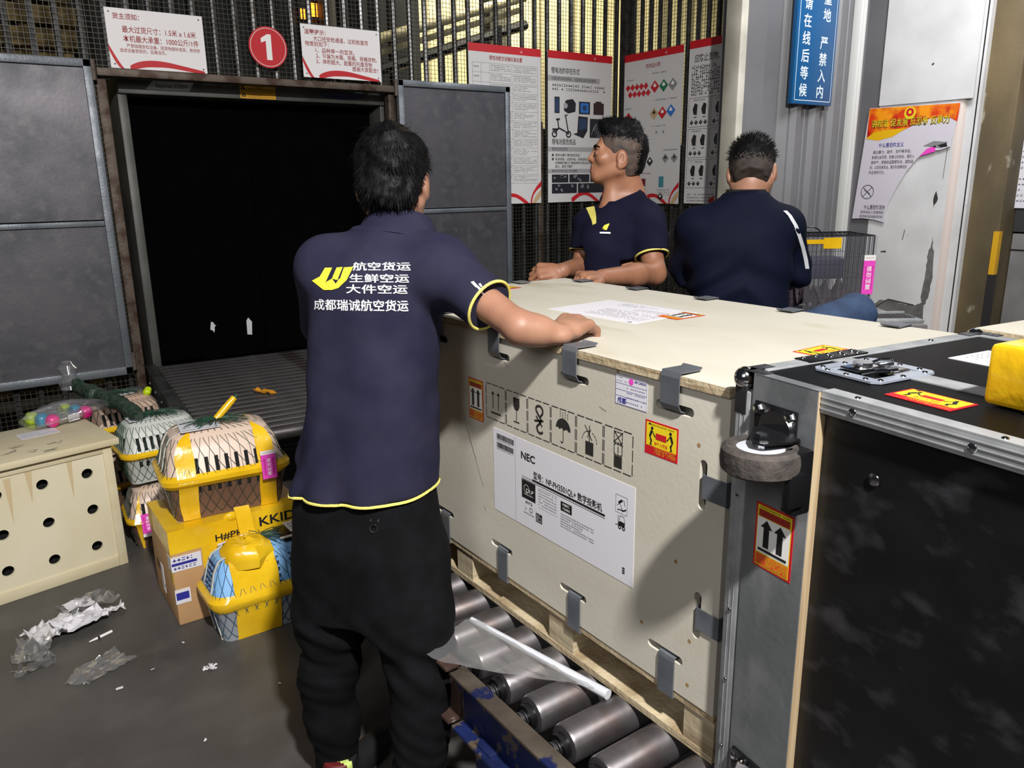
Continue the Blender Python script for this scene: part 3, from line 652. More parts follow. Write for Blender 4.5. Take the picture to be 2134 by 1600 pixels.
for x in (X0 + .004, (X0 + XD) / 2 - .05, XD - .104):
    MB(PLYE).box((x, YA, .4985), (x + .10, YB, .513)).build('pallet_skid', CR)
    for y0, y1 in ((YA, .84), (1.162, 1.246), (1.57, 1.645), (1.985, YB)):
        MB(PLYD).box((x + .002, y0, .513), (x + .098, y1, .585)).build('pallet_block', CR)
CLIP = mat('spring_steel_clip', (112, 116, 122), .40, .35, (92, 96, 102), 12, 4, .35, .65)
def clip(pts, half, ax, name='steel_clip'):
    """folded strap: path pts (x,y,z) swept by +-half along axis ax"""
    ax = Vector(ax); m = MB(CLIP); t = .0022; r1 = []; P = [Vector(p) for p in pts]
    nrm = []
    for i in range(len(P)):
        d = (P[min(i + 1, len(P) - 1)] - P[max(0, i - 1)]).normalized(); nrm.append(d.cross(ax).normalized())
    rs = [[p - ax * half, p + ax * half, p + ax * half + n * t, p - ax * half + n * t] for p, n in zip(P, nrm)]
    m.rings(rs); return m.build(name, CR, smooth=False)
for i, y in enumerate(cl):
    yc = y + .002
    clip([(X0 + .010, yc, 1.136), (X0 - .004, yc, 1.140), (X0 - .010, yc, 1.150), (X0 - .010, yc, ZT - .004), (X0 - .008, yc, ZT + .004), (X0 + .038, yc, ZT + .003), (X0 + .044, yc, ZT + .007)], .0215, (0, 1, 0))
    clip([(X0 + .010, yc - .01, .672), (X0 - .003, yc - .01, .668), (X0 - .005, yc - .01, .66), (X0 - .005, yc - .01, .585), (X0 + .008, yc - .01, .584)], .0195, (0, 1, 0))
    clip([(XD + .008, yc, 1.14), (XD + .008, yc, ZT - .003), (XD + .006, yc, ZT + .004), (XD - .04, yc, ZT + .003), (XD - .046, yc, ZT + .007)], .0215, (0, -1, 0))
for zc in (1.022, .775):
    clip([(X0 + .01, .820, zc), (X0 - .004, .816, zc), (X0 - .004, YA - .004, zc), (X0 + .03, YA - .004, zc)], .021, (0, 0, -1))
for xc in (1.15, 1.48):
    clip([(xc, YB + .006, 1.14), (xc, YB + .008, ZT - .004), (xc, YB + .006, ZT + .004), (xc, YB - .04, ZT + .003)], .0215, (1, 0, 0))

# stickers and prints on the crate
def arrow_up(m, cx, z0, z1, w, hw, h):
    zt = z1 - hw * 1.1
    m.rect(cx - w / 2, z0, cx + w / 2, zt, h).poly([(cx - hw, zt), (cx + hw, zt), (cx, z1)], h)
def this_way_up(F, x, y, w, h, parent, lbl=None):
    m = MB(SRED, F).box((x, y, 0), (x + w, y + h, .0006)).use(YEL).rect(x + w * .05, y + h * .03, x + w * .95, y + h * .97, .0009)
    m.use(flat('sticker_brown', (150, 44, 24))).rect(x + w * .09, y + h * .80, x + w * .91, y + h * .91, .0012).use(BLACK).fine(x + w * .12, y + h * .92, x + w * .9, y + h * .96, 1, .0012, cs=h * .03)
    m.use(WHITE).rect(x + w * .07, y + h * .24, x + w * .93, y + h * .79, .0012); m.use(ORA).rect(x + w * .07, y + h * .05, x + w * .93, y + h * .22, .0012)
    m.use(YEL).fine(x + w * .35, y + h * .06, x + w * .92, y + h * .21, 4, .0015, cs=h * .035)
    m.use(SRED2).text('请勿倒置', x + w * .2, y + h * .825, h * .075, .0015, .02, w=w * .6)
    m.use(BLACK); arrow_up(m, x + w * .32, y + h * .34, y + h * .77, w * .15, w * .16, .0016); arrow_up(m, x + w * .68, y + h * .34, y + h * .77, w * .15, w * .16, .0016)
    m.rect(x + w * .12, y + h * .27, x + w * .88, y + h * .31, .0016)
    return m.build('arrow_sticker', parent, lbl)
def lift_sticker(F, x, y, w, h, parent):
    m = MB(SRED, F).box((x, y, 0), (x + w, y + h, .0006)).use(YEL).rect(x + w * .04, y + h * .26, x + w * .96, y + h * .95, .0009)
    P = lambda a, c: (x + w * a, y + h * c)
    m.use(BLACK).fine(x + w * .2, y + h * .87, x + w * .9, y + h * .92, 1, .0012, cs=h * .045).poly([P(.09, .9), P(.15, .94), P(.2, .9), P(.15, .87)], .0012)
    for sgn, cx in ((1, .2), (-1, .8)):
        q = lambda a, c: P(cx + sgn * a, c)
        m.disc(*q(0.02, .79), h * .05, .0013, 14)
        for a in (((-.02, .73), (.05, .72), (-.02, .52), (-.07, .56)), ((.02, .71), (.05, .69), (.14, .56), (.10, .55)), ((-.07, .57), (-.02, .52), (.03, .43), (-.02, .41)), ((-.01, .44), (.03, .43), (.0, .31), (-.04, .31))): m.poly([q(*t_) for t_ in a], .0013)
        m.line(*q(-.05, .30), *q(.03, .30), h * .02, .0013)
    m.use(SRED).poly([P(.34, .50), P(.66, .50), P(.66, .68), P(.34, .68)], .0014)
    m.use(ORA).text('请多人搬运', x + w * .30, y + h * .33, h * .11, .0013, .02, w=w * .4)
    m.use(YEL).fine(x + w * .3, y + h * .05, x + w * .95, y + h * .22, 3, .0012, cs=h * .04); m.use(ORA).rect(x + w * .3, y + h * .22, x + w * .96, y + h * .26, .0011)
    return m.build('lifting_sticker', parent)
this_way_up(FF, VA(1.554), .966, .064, .101, CR, 'orange this-way-up sticker left of the stencilled symbols')
lift_sticker(FF, VA(.955), 1.043, .079, .063, CR)
# six stencilled handling symbols
m = MB(flat('stencil_black', (34, 32, 30), .7), FF); bw = .0785; g = .004; zb = .985; hh = .083
def dashed(x0, y0, x1, y1, n):
    for k in range(n):
        a = (k + .05) / n; c = (k + .88) / n
        m.line(x0 + (x1 - x0) * a, y0 + (y1 - y0) * a, x0 + (x1 - x0) * c, y0 + (y1 - y0) * c, .0021, .0004)
for k in range(6):
    x = VA(1.477) + k * (bw + g)
    dashed(x, zb, x + bw, zb, 3); dashed(x, zb + hh, x + bw, zb + hh, 3); dashed(x, zb, x, zb + hh, 3); dashed(x + bw, zb, x + bw, zb + hh, 3)
    c = x + bw / 2; z = zb
    if k == 0:
        for s_ in (-1, 1): arrow_up(m, c + s_ * .011, z + .026, z + .068, .0028, .007, .0004)
        m.rect(c - .02, z + .014, c + .02, z + .018, .0004)
    if k == 1:
        m.poly([(c - .012, z + .072), (c + .012, z + .072), (c + .012, z + .052), (c + .006, z + .043), (c - .006, z + .043), (c - .012, z + .052)], .0004).rect(c - .0012, z + .018, c + .0012, z + .045, .0004).rect(c - .011, z + .014, c + .011, z + .017, .0004)
    if k == 2:
        pts = [(c + .006, z + .050), (c + .014, z + .058), (c + .013, z + .068), (c + .003, z + .073), (c - .009, z + .069), (c - .010, z + .061), (c - .002, z + .052), (c + .008, z + .044), (c + .006, z + .036), (c - .008, z + .024), (c - .004, z + .014), (c + .006, z + .011), (c + .014, z + .017)]
        for a, d in zip(pts, pts[1:]): m.line(*a, *d, .0055, .0004)
        m.line(c - .016, z + .036, c + .016, z + .042, .005, .0004).line(c - .01, z + .048, c + .012, z + .028, .004, .0004)
    if k == 3:
        m.poly([(c + .024 * math.cos(t_), z + .040 + .024 * math.sin(t_)) for t_ in [math.pi * i / 12 for i in range(13)]] + [(c - .018, z + .043), (c - .012, z + .039), (c - .004, z + .043), (c + .004, z + .039), (c + .012, z + .043), (c + .018, z + .039)], .0004)
        m.rect(c - .001, z + .014, c + .001, z + .042, .0004)
        for i in range(6): m.line(c - .001 * 0 - .008 * math.sin(i * .6) * 1, z + .014 - .0, c - .004, z + .011, .002, .0004) if i == 0 else None
        m.line(c, z + .014, c - .004, z + .010, .002, .0004).line(c - .004, z + .010, c - .008, z + .014, .002, .0004)
        for i in range(3):
            for j in range(4): m.line(c - .010 + j * .008, z + .066 + i * .005 - (j % 2) * .002, c - .008 + j * .008, z + .0695 + i * .005 - (j % 2) * .002, .0018, .0004)
    if k == 4:
        m.rect(c - .012, z + .008, c + .012, z + .036, .0004)
        for i in range(10):
            a = math.pi * (.0 + i / 10); 
            if i != 4: m.line(c + .022 * math.cos(a), z + .036 + .022 * math.sin(a), c + .022 * math.cos(a + .25), z + .036 + .022 * math.sin(a + .25), .0016, .0004)
        m.line(c - .014, z + .068, c + .008, z + .040, .0022, .0004).line(c, z + .07, c, z + .036, .0022, .0004).line(c + .004, z + .062, c - .006, z + .044, .0022, .0004)
    if k == 5:
        m.rect(c - .011, z + .006, c + .011, z + .030, .0004)
        for zz in (.032, .056):
            h_ = .021
            for q in ((c - .011, z + zz, c + .011, z + zz), (c - .011, z + zz + h_, c + .011, z + zz + h_), (c - .011, z + zz, c - .011, z + zz + h_), (c + .011, z + zz, c + .011, z + zz + h_)): dashed(*q, 3)
        m.line(c - .013, z + .055, c + .013, z + .079, .002, .0004).line(c + .013, z + .052, c - .012, z + .079, .002, .0004).text('1', c, z + .036, .018, .0004, .01, 'C')
m.build('stencilled_symbols', CR)
m = MB(flat('scratch_grey', (128, 124, 116), .8), FF)
for q4 in ((VA(1.60), 1.0, VA(1.50), .80), (VA(1.56), .92, VA(1.53), .86), (VA(1.40), 1.13, VA(1.385), 1.12), (VA(1.08), 1.10, VA(1.06), 1.095), (VA(1.5), .75, VA(1.49), .74)): m.line(*q4, .0014, .0004)
m.build('scratches', CR); m = MB(flat('nail_mark', (150, 118, 76), .8), FF)
for y, z in ((.83, 1.09), (.87, .86), (.83, .72), (.95, .70), (.83, .63), (1.03, 1.18)): m.disc(VA(y), z, .004, .0004, 10)
m.build('nail_marks', CR)
# waybill
m = MB(PAPER, FF).box((VA(1.035), 1.118, 0), (VA(.953), 1.176, .0006)); x = VA(1.035)
m.use(BLUEP)
for q in ((0, 1.118, .082, 1.1186), (0, 1.1754, .082, 1.176), (0, 1.118, .0006, 1.176), (.0814, 1.118, .082, 1.176), (0, 1.134, .082, 1.1346), (0, 1.146, .082, 1.1466), (0, 1.158, .082, 1.1586)): m.rect(x + q[0], q[1], x + q[2], q[3], .0009)
m.use(PINK).disc(x + .041, 1.166, .006, .001).use(BLUEP).text('成都', x + .006, 1.122, .012, .001, .02).text('AIR CARGO', x + .049, 1.166, .006, .001, .02, w=.03).fine(x + .03, 1.121, x + .078, 1.157, 4, .001, seed=4, fill=.2); m.fine(x + .004, 1.16, x + .032, 1.173, 2, .001, seed=8, fill=.2)
m.build('waybill', CR)
# big label
m = MB(PAPER, FF).box((VA(1.45), .76, 0), (VA(.976), .966, .0007)); h = .001
def vt(s_, y0, z, sz, y1=None, bold=.01): m.text(s_, VA(y0), z, sz, h, bold, w=(y0 - y1) if y1 else None)
m.use(flat('fold_line', (176, 174, 182))).rect(VA(1.362), .76, VA(1.3605), .966, h); m.use(BLACK)
q = random.Random(2)
for zz in (.942, .921):
    a = 1.435
    while a > 1.368: w_ = q.choice((.0006, .0011, .0017)); m.rect(VA(a), zz, VA(a - w_), zz + .013, h); a -= w_ + q.choice((.0005, .0009))
    m.fine(VA(1.435), zz - .005, VA(1.37), zz - .001, 1, h, cs=.003)
vt('NEC', 1.339, .921, .024, 1.287, .03); vt('型号：NP-PH3501QL+ 数字投影机', 1.293, .8875, .0185, 1.067, .02)
m.rect(VA(1.297), .8785, VA(1.058), .8835, h).rect(VA(1.337), .8795, VA(1.297), .8805, h).rect(VA(1.337), .8745, VA(1.058), .8757, h)
m.rect(VA(1.337), .829, VA(1.286), .873, h).rect(VA(1.197), .845, VA(1.160), .866, h)
m.use(WHITE).text('DLP', VA(1.320), .846, .012, h + .0003, .0, w=.027).disc(VA(1.319), .853, .010, h + .0003, 24, .009).fine(VA(1.328), .838, VA(1.295), .842, 1, h + .0003, cs=.004).text('NEC', VA(1.190), .858, .007, h + .0003, .02, w=.022).text('产品合格证', VA(1.190), .849, .006, h + .0003, .01, w=.024)
m.use(INK).fine(VA(1.275), .828, VA(1.21), .868, 6, h, seed=5, fill=.25, cs=.005).rect(VA(1.275), .869, VA(1.208), .8695, h).rect(VA(1.275), .824, VA(1.208), .8245, h).fine(VA(1.197), .806, VA(1.09), .840, 6, h, seed=9, fill=.3, cs=.005, gap=.05)
m.use(BLACK).text('激光产品', VA(1.323), .818, .008, h, .01, w=.025).fine(VA(1.33), .792, VA(1.29), .797, 1, h, cs=.004).disc(VA(1.303), .806, .006, h, 16, .0045).rect(VA(1.285), .787, VA(1.262), .808, h).disc(VA(1.323), .805, .005, h, 3, .004)
m.use(WHITE).fine(VA(1.283), .789, VA(1.264), .806, 4, h + .0003, cs=.003, seed=3)
m.use(BLACK); x = VA(1.028)
for q4 in ((0, .902, .032, .902), (0, .938, .032, .938), (0, .902, 0, .938), (.032, .902, .032, .938)): m.line(x + q4[0], q4[1], x + q4[2], q4[3], .0006, h)
for q4 in ((.005, .908, .028, .911, .002), (.008, .922, .018, .93, .005), (.012, .922, .02, .907, .0012), (.022, .932, .026, .92, .0012), (.004, .916, .02, .93, .001), (.018, .907, .03, .915, .002)): m.line(x + q4[0], q4[1], x + q4[2], q4[3], q4[4], h)
m.poly([(x + .008, .876), (x + .026, .876), (x + .027, .885), (x + .014, .886), (x + .008, .882)], h).line(x + .008, .88, x + .008, .897, .0012, h).line(x + .011, .884, x + .013, .897, .001, h).line(x + .013, .897, x + .024, .897, .001, h).line(x + .024, .897, x + .026, .885, .001, h).line(x, .875, x + .008, .877, .0014, h).disc(x + .012, .873, .0045, h, 14, .002).disc(x + .023, .873, .0045, h, 14, .002)
for i in range(3): m.rect(VA(1.006), .779 + i * .005, VA(.999), .7825 + i * .005, h)
m.build('product_label', CR, 'white printed product label on the crate front')
# papers and stickers on the lid
FL_ = frame((1.222, 1.575, ZT), (0.06, -1, 0), (1, .06, 0))
m = MB(PAPER, FL_).box((0, 0, 0), (.30, .225, .0008)); m.use(INK)
m.fine(.08, .17, .2, .21, 4, .0012, seed=1, fill=.2, cs=.007).fine(.17, .13, .285, .165, 3, .0012, seed=2, fill=.2, cs=.007).fine(.10, .03, .29, .12, 9, .0012, seed=3, fill=.2, cs=.007); m.use(BLACK).poly([(.27, .005), (.285, .005), (.28, .013)], .0012)
m.build('delivery_note', CR, 'white A4 delivery note lying taped on the lid')
this_way_up(frame((1.352, 1.318, ZT + .0005), (0, -1, 0), (1, 0, 0)), 0, 0, .068, .098, CR, 'orange this-way-up sticker on the lid')
lift_sticker(frame((1.262, .872, ZT), (1, 0, 0), (0, 1, 0)) @ Matrix.Translation((0, -.065, 0)), 0, 0, .10, .066, CR); lift_sticker(frame((1.345, 1.955, ZT), (1, 0, 0), (0, 1, 0)), 0, 0, .07, .065, CR)

# ------------------------------------------------------------------ black flight case lying on its side
FLC = thing('flight_case', 'black flight case with aluminium edges lying on its side, caster outward', 'flight case', (.943, .739, .4985), R(-97.5))
LM = WM[FLC.name]; ZC = .7415; LX = 1.05; DY = .57      # local: x along the front, y depth, z up from the rollers
FB_ = mat('black_laminate', (13, 13, 14), .42, 0, (20, 20, 22), 9, 5, .4, .7, .05, 120, c3=(48, 47, 50), sc3=13, lo3=.53, hi3=.70, stretch=(1, 1, 1.6), spec=.4)
FT_ = mat('black_laminate_top', (7, 7, 8), .42, 0, (11, 11, 12), 7, 4, .4, .7, .03, 160, spec=.06)
GALV2 = mat('zinc_strip', (118, 121, 123), .42, .25, (94, 98, 100), 6, 7, .3, .7, .06, 60, c3=(146, 144, 148), sc3=8, lo3=.52, hi3=.72, stretch=(1, 1, .6))
def LB(m): return MB(m, LM)
m = LB(FB_).box((.0, .020, 0), (LX, DY - .004, ZC - .003)); m.build('body', FLC)
LB(FT_).box((.012, .012, ZC - .004), (LX, DY - .012, ZC - .0012)).build('top_panel', FLC, 'glossy black top panel')
LB(FB_).box((.15, .014, 0), (LX, .020, ZC - .026)).build('base_panel', FLC, 'scuffed black base panel')
m = LB(ALU).box((-.004, -.002, 0), (.026, .020, ZC - .03), .002).box((.026, .004, 0), (.030, .02, ZC - .03)); 
for k in range(2): m.box((.006 + k * .009, -.0028, 0), (.0075 + k * .009, -.0015, ZC - .03))
m.build('corner_extrusion', FLC)
m = LB(GALV2).box((.031, -.003, 0), (.149, -.0015, ZC + .001), 0).box((.031, -.003, ZC - .0005), (.149, .016, ZC + .0015), 0); m.build('zinc_strip', FLC, 'blotchy zinc strip bearing the caster')
LB(mat('plywood_edge_plain', (176, 156, 124), .75, 0, (150, 128, 98), 30, 4, stretch=(3, 3, .1))).box((.034, -.0015, 0), (.1495, .016, ZC - .001)).build('plywood_packing', FLC)
m = LB(ALU).box((.150, .002, ZC - .030), (LX, .02, ZC), .0015)
for k in range(3): m.box((.150, .001, ZC - .024 + k * .008), (LX, .0022, ZC - .0225 + k * .008))
m.box((.15, .002, ZC - .001), (LX, .026, ZC + .0015)); m.build('front_rail', FLC)
m = LB(ALU).box((-.004, .03, ZC - .03), (.026, DY, ZC + .001), .002)
for k in range(4): m.box((.002 + k * .0055, .03, ZC + .0005), (.004 + k * .0055, DY, ZC + .0018))
m.build('left_rail', FLC); LB(ALU).box((.0, DY - .026, ZC - .03), (LX, DY, ZC + .001), .002).build('back_rail', FLC)
m = LB(ALU).box((.026, .165, ZC - .002), (LX, .205, ZC + .0006)); m.build('lid_seam_strip', FLC)
for cx, cy, cz in ((.004, .006, ZC - .012), (.006, DY - .004, ZC - .008)):
    m = LB(CHROME).ball((cx, cy, cz), .017, 18)
    m.use(STEEL).box((cx + .002, cy - .008, ZC + .001), (cx + .045, cy + .012, ZC + .003), .001).box((cx - .010, cy - .009, cz - .055), (cx + .014, cy - .006, cz - .01), .001).box((cx - .005, cy - .004, ZC + .001), (cx + .016, cy + (.045 if cy < .1 else -.045), ZC + .003), .001)
    m.build('ball_corner', FLC)
def rivet(x, y, z, n, r=.0045):
    m = LB(CHROME); Fm = frame((x, y, z), Vector(n).orthogonal(), Vector(n).cross(Vector(n).orthogonal()))
    m.lathe([(r, 0), (r * .9, .0012), (r * .5, .0022), (.0003, .0024)], 10, Fm); return m.build('rivet', FLC)
r0 = rivet(.202, .001, ZC - .016, (0, -1, 0), .006); dup_part(r0, LM.to_3x3() @ Vector((0, 0, 0)) * 0 + Vector((.16, 0, 0)), FLC); dup_part(r0, Vector((.33, 0, 0)), FLC)
r1 = rivet(.011, -.003, ZC - .2, (0, -1, 0), .004)
for z in (-.20, -.33, -.46): dup_part(r1, Vector((-.001, 0, z)), FLC)
r2 = rivet(.235, .012, ZC - .10, (0, -1, 0), .009); dup_part(r2, Vector((.45, 0, -.2)), FLC)
r3 = rivet(.20, .012, ZC + .0015, (0, 0, 1), .0045); dup_part(r3, Vector((.19, 0, 0)), FLC); r4 = rivet(.012, .43, ZC + .0018, (0, 0, 1), .0045)
# hinge plate with rivets, latch dish
m = LB(BLKST).box((-.006, .118, ZC + .001), (.026, .252, ZC + .0035), .001); m.build('hinge_plate', FLC)
for k in range(8):
    x_, y_ = (.003, .128 + k * .028) if k < 5 else (.018, .205 + (k - 6) * .03)
    rivet(x_, y_, ZC + .0035, (0, 0, 1), .0045)
m = LB(mat('zinc_dish', (170, 178, 192), .3, .5)); x0, y0, x1, y1 = .050, .092, .166, .226
o_ = slot((x0 + x1) / 2, (y0 + y1) / 2, x1 - x0, y1 - y0); o_ = [(x_, y_) for x_, y_ in jagged([(x0 + .01, y0), (x1 - .01, y0), (x1, y0 + .01), (x1, y1 - .01), (x1 - .01, y1), (x0 + .01, y1), (x0, y1 - .01), (x0, y0 + .01)], 1, 0)]
m.plate(o_, [[(x0 + .018, y0 + .02), (x1 - .018, y0 + .02), (x1 - .018, y1 - .02), (x0 + .018, y1 - .02)]], ZC, ZC + .003)
m.rings([[(x0 + d, y0 + d + .002, z), (x1 - d, y0 + d + .002, z), (x1 - d, y1 - d - .002, z), (x0 + d, y1 - d - .002, z)] for d, z in ((.016, ZC + .003), (.020, ZC - .0008))], cap=False)
m.build('latch_dish', FLC)
m = LB(CHROME).box((.075, .125, ZC), (.11, .185, ZC + .006), .002).cyl((.092, .155, ZC + .006), (.092, .155, ZC + .012), .014, n=16)
m.tube([(.082, .185, ZC + .004), (.085, .205, ZC + .008), (.10, .208, ZC + .010), (.112, .195, ZC + .008), (.105, .175, ZC + .006)], .003, 8).tube([(.12, .12, ZC + .004), (.135, .125, ZC + .010), (.138, .15, ZC + .008), (.13, .18, ZC + .004)], .004, 8).box((.115, .15, ZC), (.14, .2, ZC + .005), .002); m.build('butterfly_latch', FLC)
for k in range(12):
    x_ = (x0 + .008, x1 - .008)[k % 2] if k < 6 else x0 + .025 + (k - 6) // 2 * .033; y_ = y0 + .018 + (k // 2) * .048 if k < 6 else (y0 + .008, y1 - .008)[k % 2]
    rivet(x_, y_, ZC + .003, (0, 0, 1), .0042)
lift_sticker(LM @ frame((.292, .12, ZC - .0008), (-1, 0, 0), (0, -1, 0)), 0, 0, .092, .057, FLC) if 0 else lift_sticker(LM @ frame((.200, .063, ZC - .0008), (1, 0, 0), (0, 1, 0)), 0, 0, .092, .057, FLC)
this_way_up(LM @ frame((.054, -.003, .445), (1, 0, 0), (0, 0, 1)), 0, 0, .074, .104, FLC)
m = LB(PAPER).box((.108, .335, ZC - .001), (.215, .44, ZC + .0002)); m.use(INK); m2 = MB(INK, LM @ frame((.108, .335, ZC + .0002), (1, 0, 0), (0, 1, 0))).fine(.01, .02, .1, .09, 5, .0003, fill=.2); m.build('paper_tag', FLC, 'small white paper stuck on the black top'); m2.build('tag_writing', FLC)
# casters
def caster(dz):
    cz = .665 + dz; pre = Vector((0, 0, 0))
    c = LB(BLKST).box((.040, -.008, cz - .04), (.120, -.003, cz + .04), .004); c = c.build('caster', FLC)
    for x_, z_ in ((.050, cz + .03), (.110, cz + .03), (.05, cz - .03), (.11, cz - .03)):
        MB(CHROME, LM).lathe([(.009, 0), (.009, .002), (.007, .002), (.007, .007), (.0003, .008)], 6, frame((x_, -.008, z_), (1, 0, 0), (0, 0, 1))).build('bolt', c)
    MB(CHROME, LM).lathe([(.032, 0), (.034, .004), (.030, .008), (.0003, .008)], 20, frame((.088, -.008, cz + .005), (1, 0, 0), (0, 0, 1))).build('swivel_race', c)
    f = LB(BLKST); wz = cz - .019; wx, wy = .111, -.062
    for s_ in (1, -1): f.M = LM @ Matrix.Translation((0, 0, wz)); f.prism([(.06, -.014), (.135, -.014), (.14, -.035), (wx + .016, wy - .012), (wx, wy - .018), (wx - .016, wy - .008), (.062, -.03)], s_ * .025 - .0016, s_ * .025 + .0016)
    f.box((.06, -.017, -.026), (.135, -.012, .026), .002).box((.135, -.045, -.075), (.160, -.012, .018), .004).box((.150, -.06, -.06), (.166, -.03, -.01), .004); f.build('fork', c)
    MB(CHROME, LM).cyl((wx, wy, wz - .034), (wx, wy, wz + .030), .008, n=6).lathe([(.0115, .026), (.0115, .031), (.009, .036), (.0003, .036)], 6, Matrix.Translation((wx, wy, wz))).build('axle_bolt', c)
    MB(RUBBER, LM).lathe([(.034, -.017), (.048, -.019), (.054, -.014), (.0555, 0), (.054, .014), (.048, .019), (.034, .017), (.034, -.017)], 36, Matrix.Translation((wx, wy, wz))).build('tyre', c)
    h_ = MB(flat('wheel_hub', (176, 178, 186), .4), LM).lathe([(.0003, -.014), (.0345, -.015), (.0345, .015), (.030, .016), (.0003, .013)], 28, Matrix.Translation((wx, wy, wz)))
    h_.build('hub', c); return c
caster(0); caster(-.60)
yb = thing('taped_parcel', 'parcel wrapped in yellow tape on top of the black flight case', 'parcel', LM @ Vector((.42, .21, ZC)), R(-97.5))
YT = mat('yellow_parcel_tape', (236, 192, 34), .22, 0, (214, 166, 18), 5, 4, .35, .65, .25, 22, coat=.3)
b = MB(YT, LM).box((.292, .125, ZC + .0008), (.56, .30, ZC + .079), .008); b.build('wrap', yb); b = MB(mat('carton_brown', (176, 138, 94), .75), LM).box((.345, .1244, ZC + .002), (.555, .1252, ZC + .05)); b.build('bare_carton', yb, 'brown carton showing under the tape')
# pale crate standing behind the case
pc = thing('wooden_crate', 'low pale plywood crate behind the black flight case at the right edge', 'crate', (2.0, .35, 0))
b = MB(PLY, LM).box((.0, .60, -.4975), (1.1, 1.25, ZC - .012), .004); b.build('box', pc); b = MB(PLYE, LM).box((-.012, .588, ZC - .012), (1.112, 1.262, ZC + .004), .002).use(PLY).box((-.010, .590, ZC + .003), (1.11, 1.26, ZC + .005)); b.build('lid', pc)
bg = thing('black_bag', 'crumpled black bag lying on the far pale crate at the right edge', 'bag', LM @ Vector((.10, 1.05, ZC + .005)), R(-97.5))
m = MB(flat('black_vinyl', (24, 24, 26), .4), LM); m.rings([[(.02 + .05 * i + .004 * math.sin(j * 3 + i), .98 + (.05 + .03 * math.sin(i * 1.1)) * math.cos(2 * math.pi * j / 10), ZC + .022 + (.004 + .020 * math.sin(.4 + i * .8) ** 2) * math.sin(2 * math.pi * j / 10)) for j in range(10)] for i in range(6)]); m.build('bag_body', bg)
# ------------------------------------------------------------------ helpers for wrapped goods
def film(name, tint=(1, 1, 1, 1), base=.10, haze=.06, rough=.12):
    m = bpy.data.materials.new(name); m.use_nodes = True; nt = m.node_tree; nt.nodes.clear(); N = nt.nodes.new; L = nt.links.new
    o = N('ShaderNodeOutputMaterial'); tr = N('ShaderNodeBsdfTransparent'); tr.inputs[0].default_value = tint
    gl = N('ShaderNodeBsdfGlossy'); gl.inputs['Roughness'].default_value = rough; df = N('ShaderNodeBsdfDiffuse'); df.inputs[0].default_value = (.8, .8, .82, 1)
    lw = N('ShaderNodeLayerWeight'); lw.inputs[0].default_value = .35; mr = N('ShaderNodeMapRange'); mr.inputs[3].default_value = base; mr.inputs[4].default_value = .75
    L(lw.outputs['Facing'], mr.inputs[0]); m1 = N('ShaderNodeMixShader'); L(mr.outputs[0], m1.inputs[0]); L(tr.outputs[0], m1.inputs[1]); L(gl.outputs[0], m1.inputs[2])
    m2 = N('ShaderNodeMixShader'); m2.inputs[0].default_value = haze; L(m1.outputs[0], m2.inputs[1]); L(df.outputs[0], m2.inputs[2]); L(m2.outputs[0], o.inputs[0]); return m
FILM = film('clear_film'); FILMH = film('hazy_film', (1, 1, 1, 1), .12, .10, .15)
def crumple(m, c, w, d, h, n=14, seed=0, rz=0., fold=2.2, edge=.25, lift=0.):
    """crumpled sheet lying on a surface; every vertex stays above it"""
    q = Vector((seed * 7.3, seed * 3.1, seed * 1.7)); vs = []; r_ = random.Random(seed)
    for i in range(n):
        for j in range(n):
            a = i / (n - 1) - .5; b_ = j / (n - 1) - .5
            p = Vector((a * w, b_ * d, 0)); s_ = noise.noise(q + p * (fold / max(w, d)) * 3); t_ = noise.noise(q * 2 + p * (fold / max(w, d)) * 6)
            k = 1 + edge * noise.noise(q * 3 + Vector((a * 4, b_ * 4, 0)))
            z = abs(s_) * h * 1.5 + abs(t_) * h * .5 + .001 + lift * (a + .5)
            x = a * w * k + t_ * w * .06; y = b_ * d * k + s_ * d * .08
            vs.append((c[0] + x * math.cos(rz) - y * math.sin(rz), c[1] + x * math.sin(rz) + y * math.cos(rz), c[2] + z))
    return m.add(vs, [(i * n + j, (i + 1) * n + j, (i + 1) * n + j + 1, i * n + j + 1) for i in range(n - 1) for j in range(n - 1)])

# ------------------------------------------------------------------ drilled plywood crate at the left
dv = Vector((.983, .184, 0)); P0 = Vector((.387, 3.363, 0)); CW = .95; CO = P0 - dv * CW
rz = math.atan2(dv.y, dv.x)
DC = thing('wooden_crate', 'pale plywood crate drilled with round air holes at the left edge', 'crate', CO + dv * CW / 2, rz)
CF = frame(CO, dv, (0, 0, 1)); G = Matrix.Translation(CO) @ Matrix.Rotation(rz, 4, 'Z')       # local: x along front, y back
PINE = mat('pine_board', (212, 202, 172), .6, 0, (202, 188, 152), 5, 6, .35, .65, .04, 70, stretch=(.6, 1, 2), c3=(190, 162, 112), sc3=3.2, lo3=.66, hi3=.76)
PINE2 = mat('pine_panel', (218, 210, 184), .6, 0, (208, 196, 164), 3, 5, .35, .65, .03, 70, stretch=(1, 1, .5))
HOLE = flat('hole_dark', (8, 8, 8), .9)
holes = []
for k, (hx, hz) in enumerate(((.10, .423), (.26, .424), (.10, .270), (.26, .267), (.105, .112), (.262, .111), (.415, .268), (.42, .122), (.57, .42), (.57, .26), (.58, .11), (.415, .425))):
    holes.append(slot(CW - hx, hz, .042, .042, 6))
mfp = MB(PINE2, CF).plate([(.03, .03), (CW - .002, .03), (CW - .002, .505), (.03, .505)], holes, -.018, -.006)
MB(HOLE, G).box((.04, .05, .03), (CW - .02, .056, .50)).build('hole_shade', DC)  # near-black sheet stands in for the shade inside the holes
m = MB(PINE, CF).box((CW - .034, .0, -.030), (CW, .522, .001), .002); m.build('corner_post', DC)
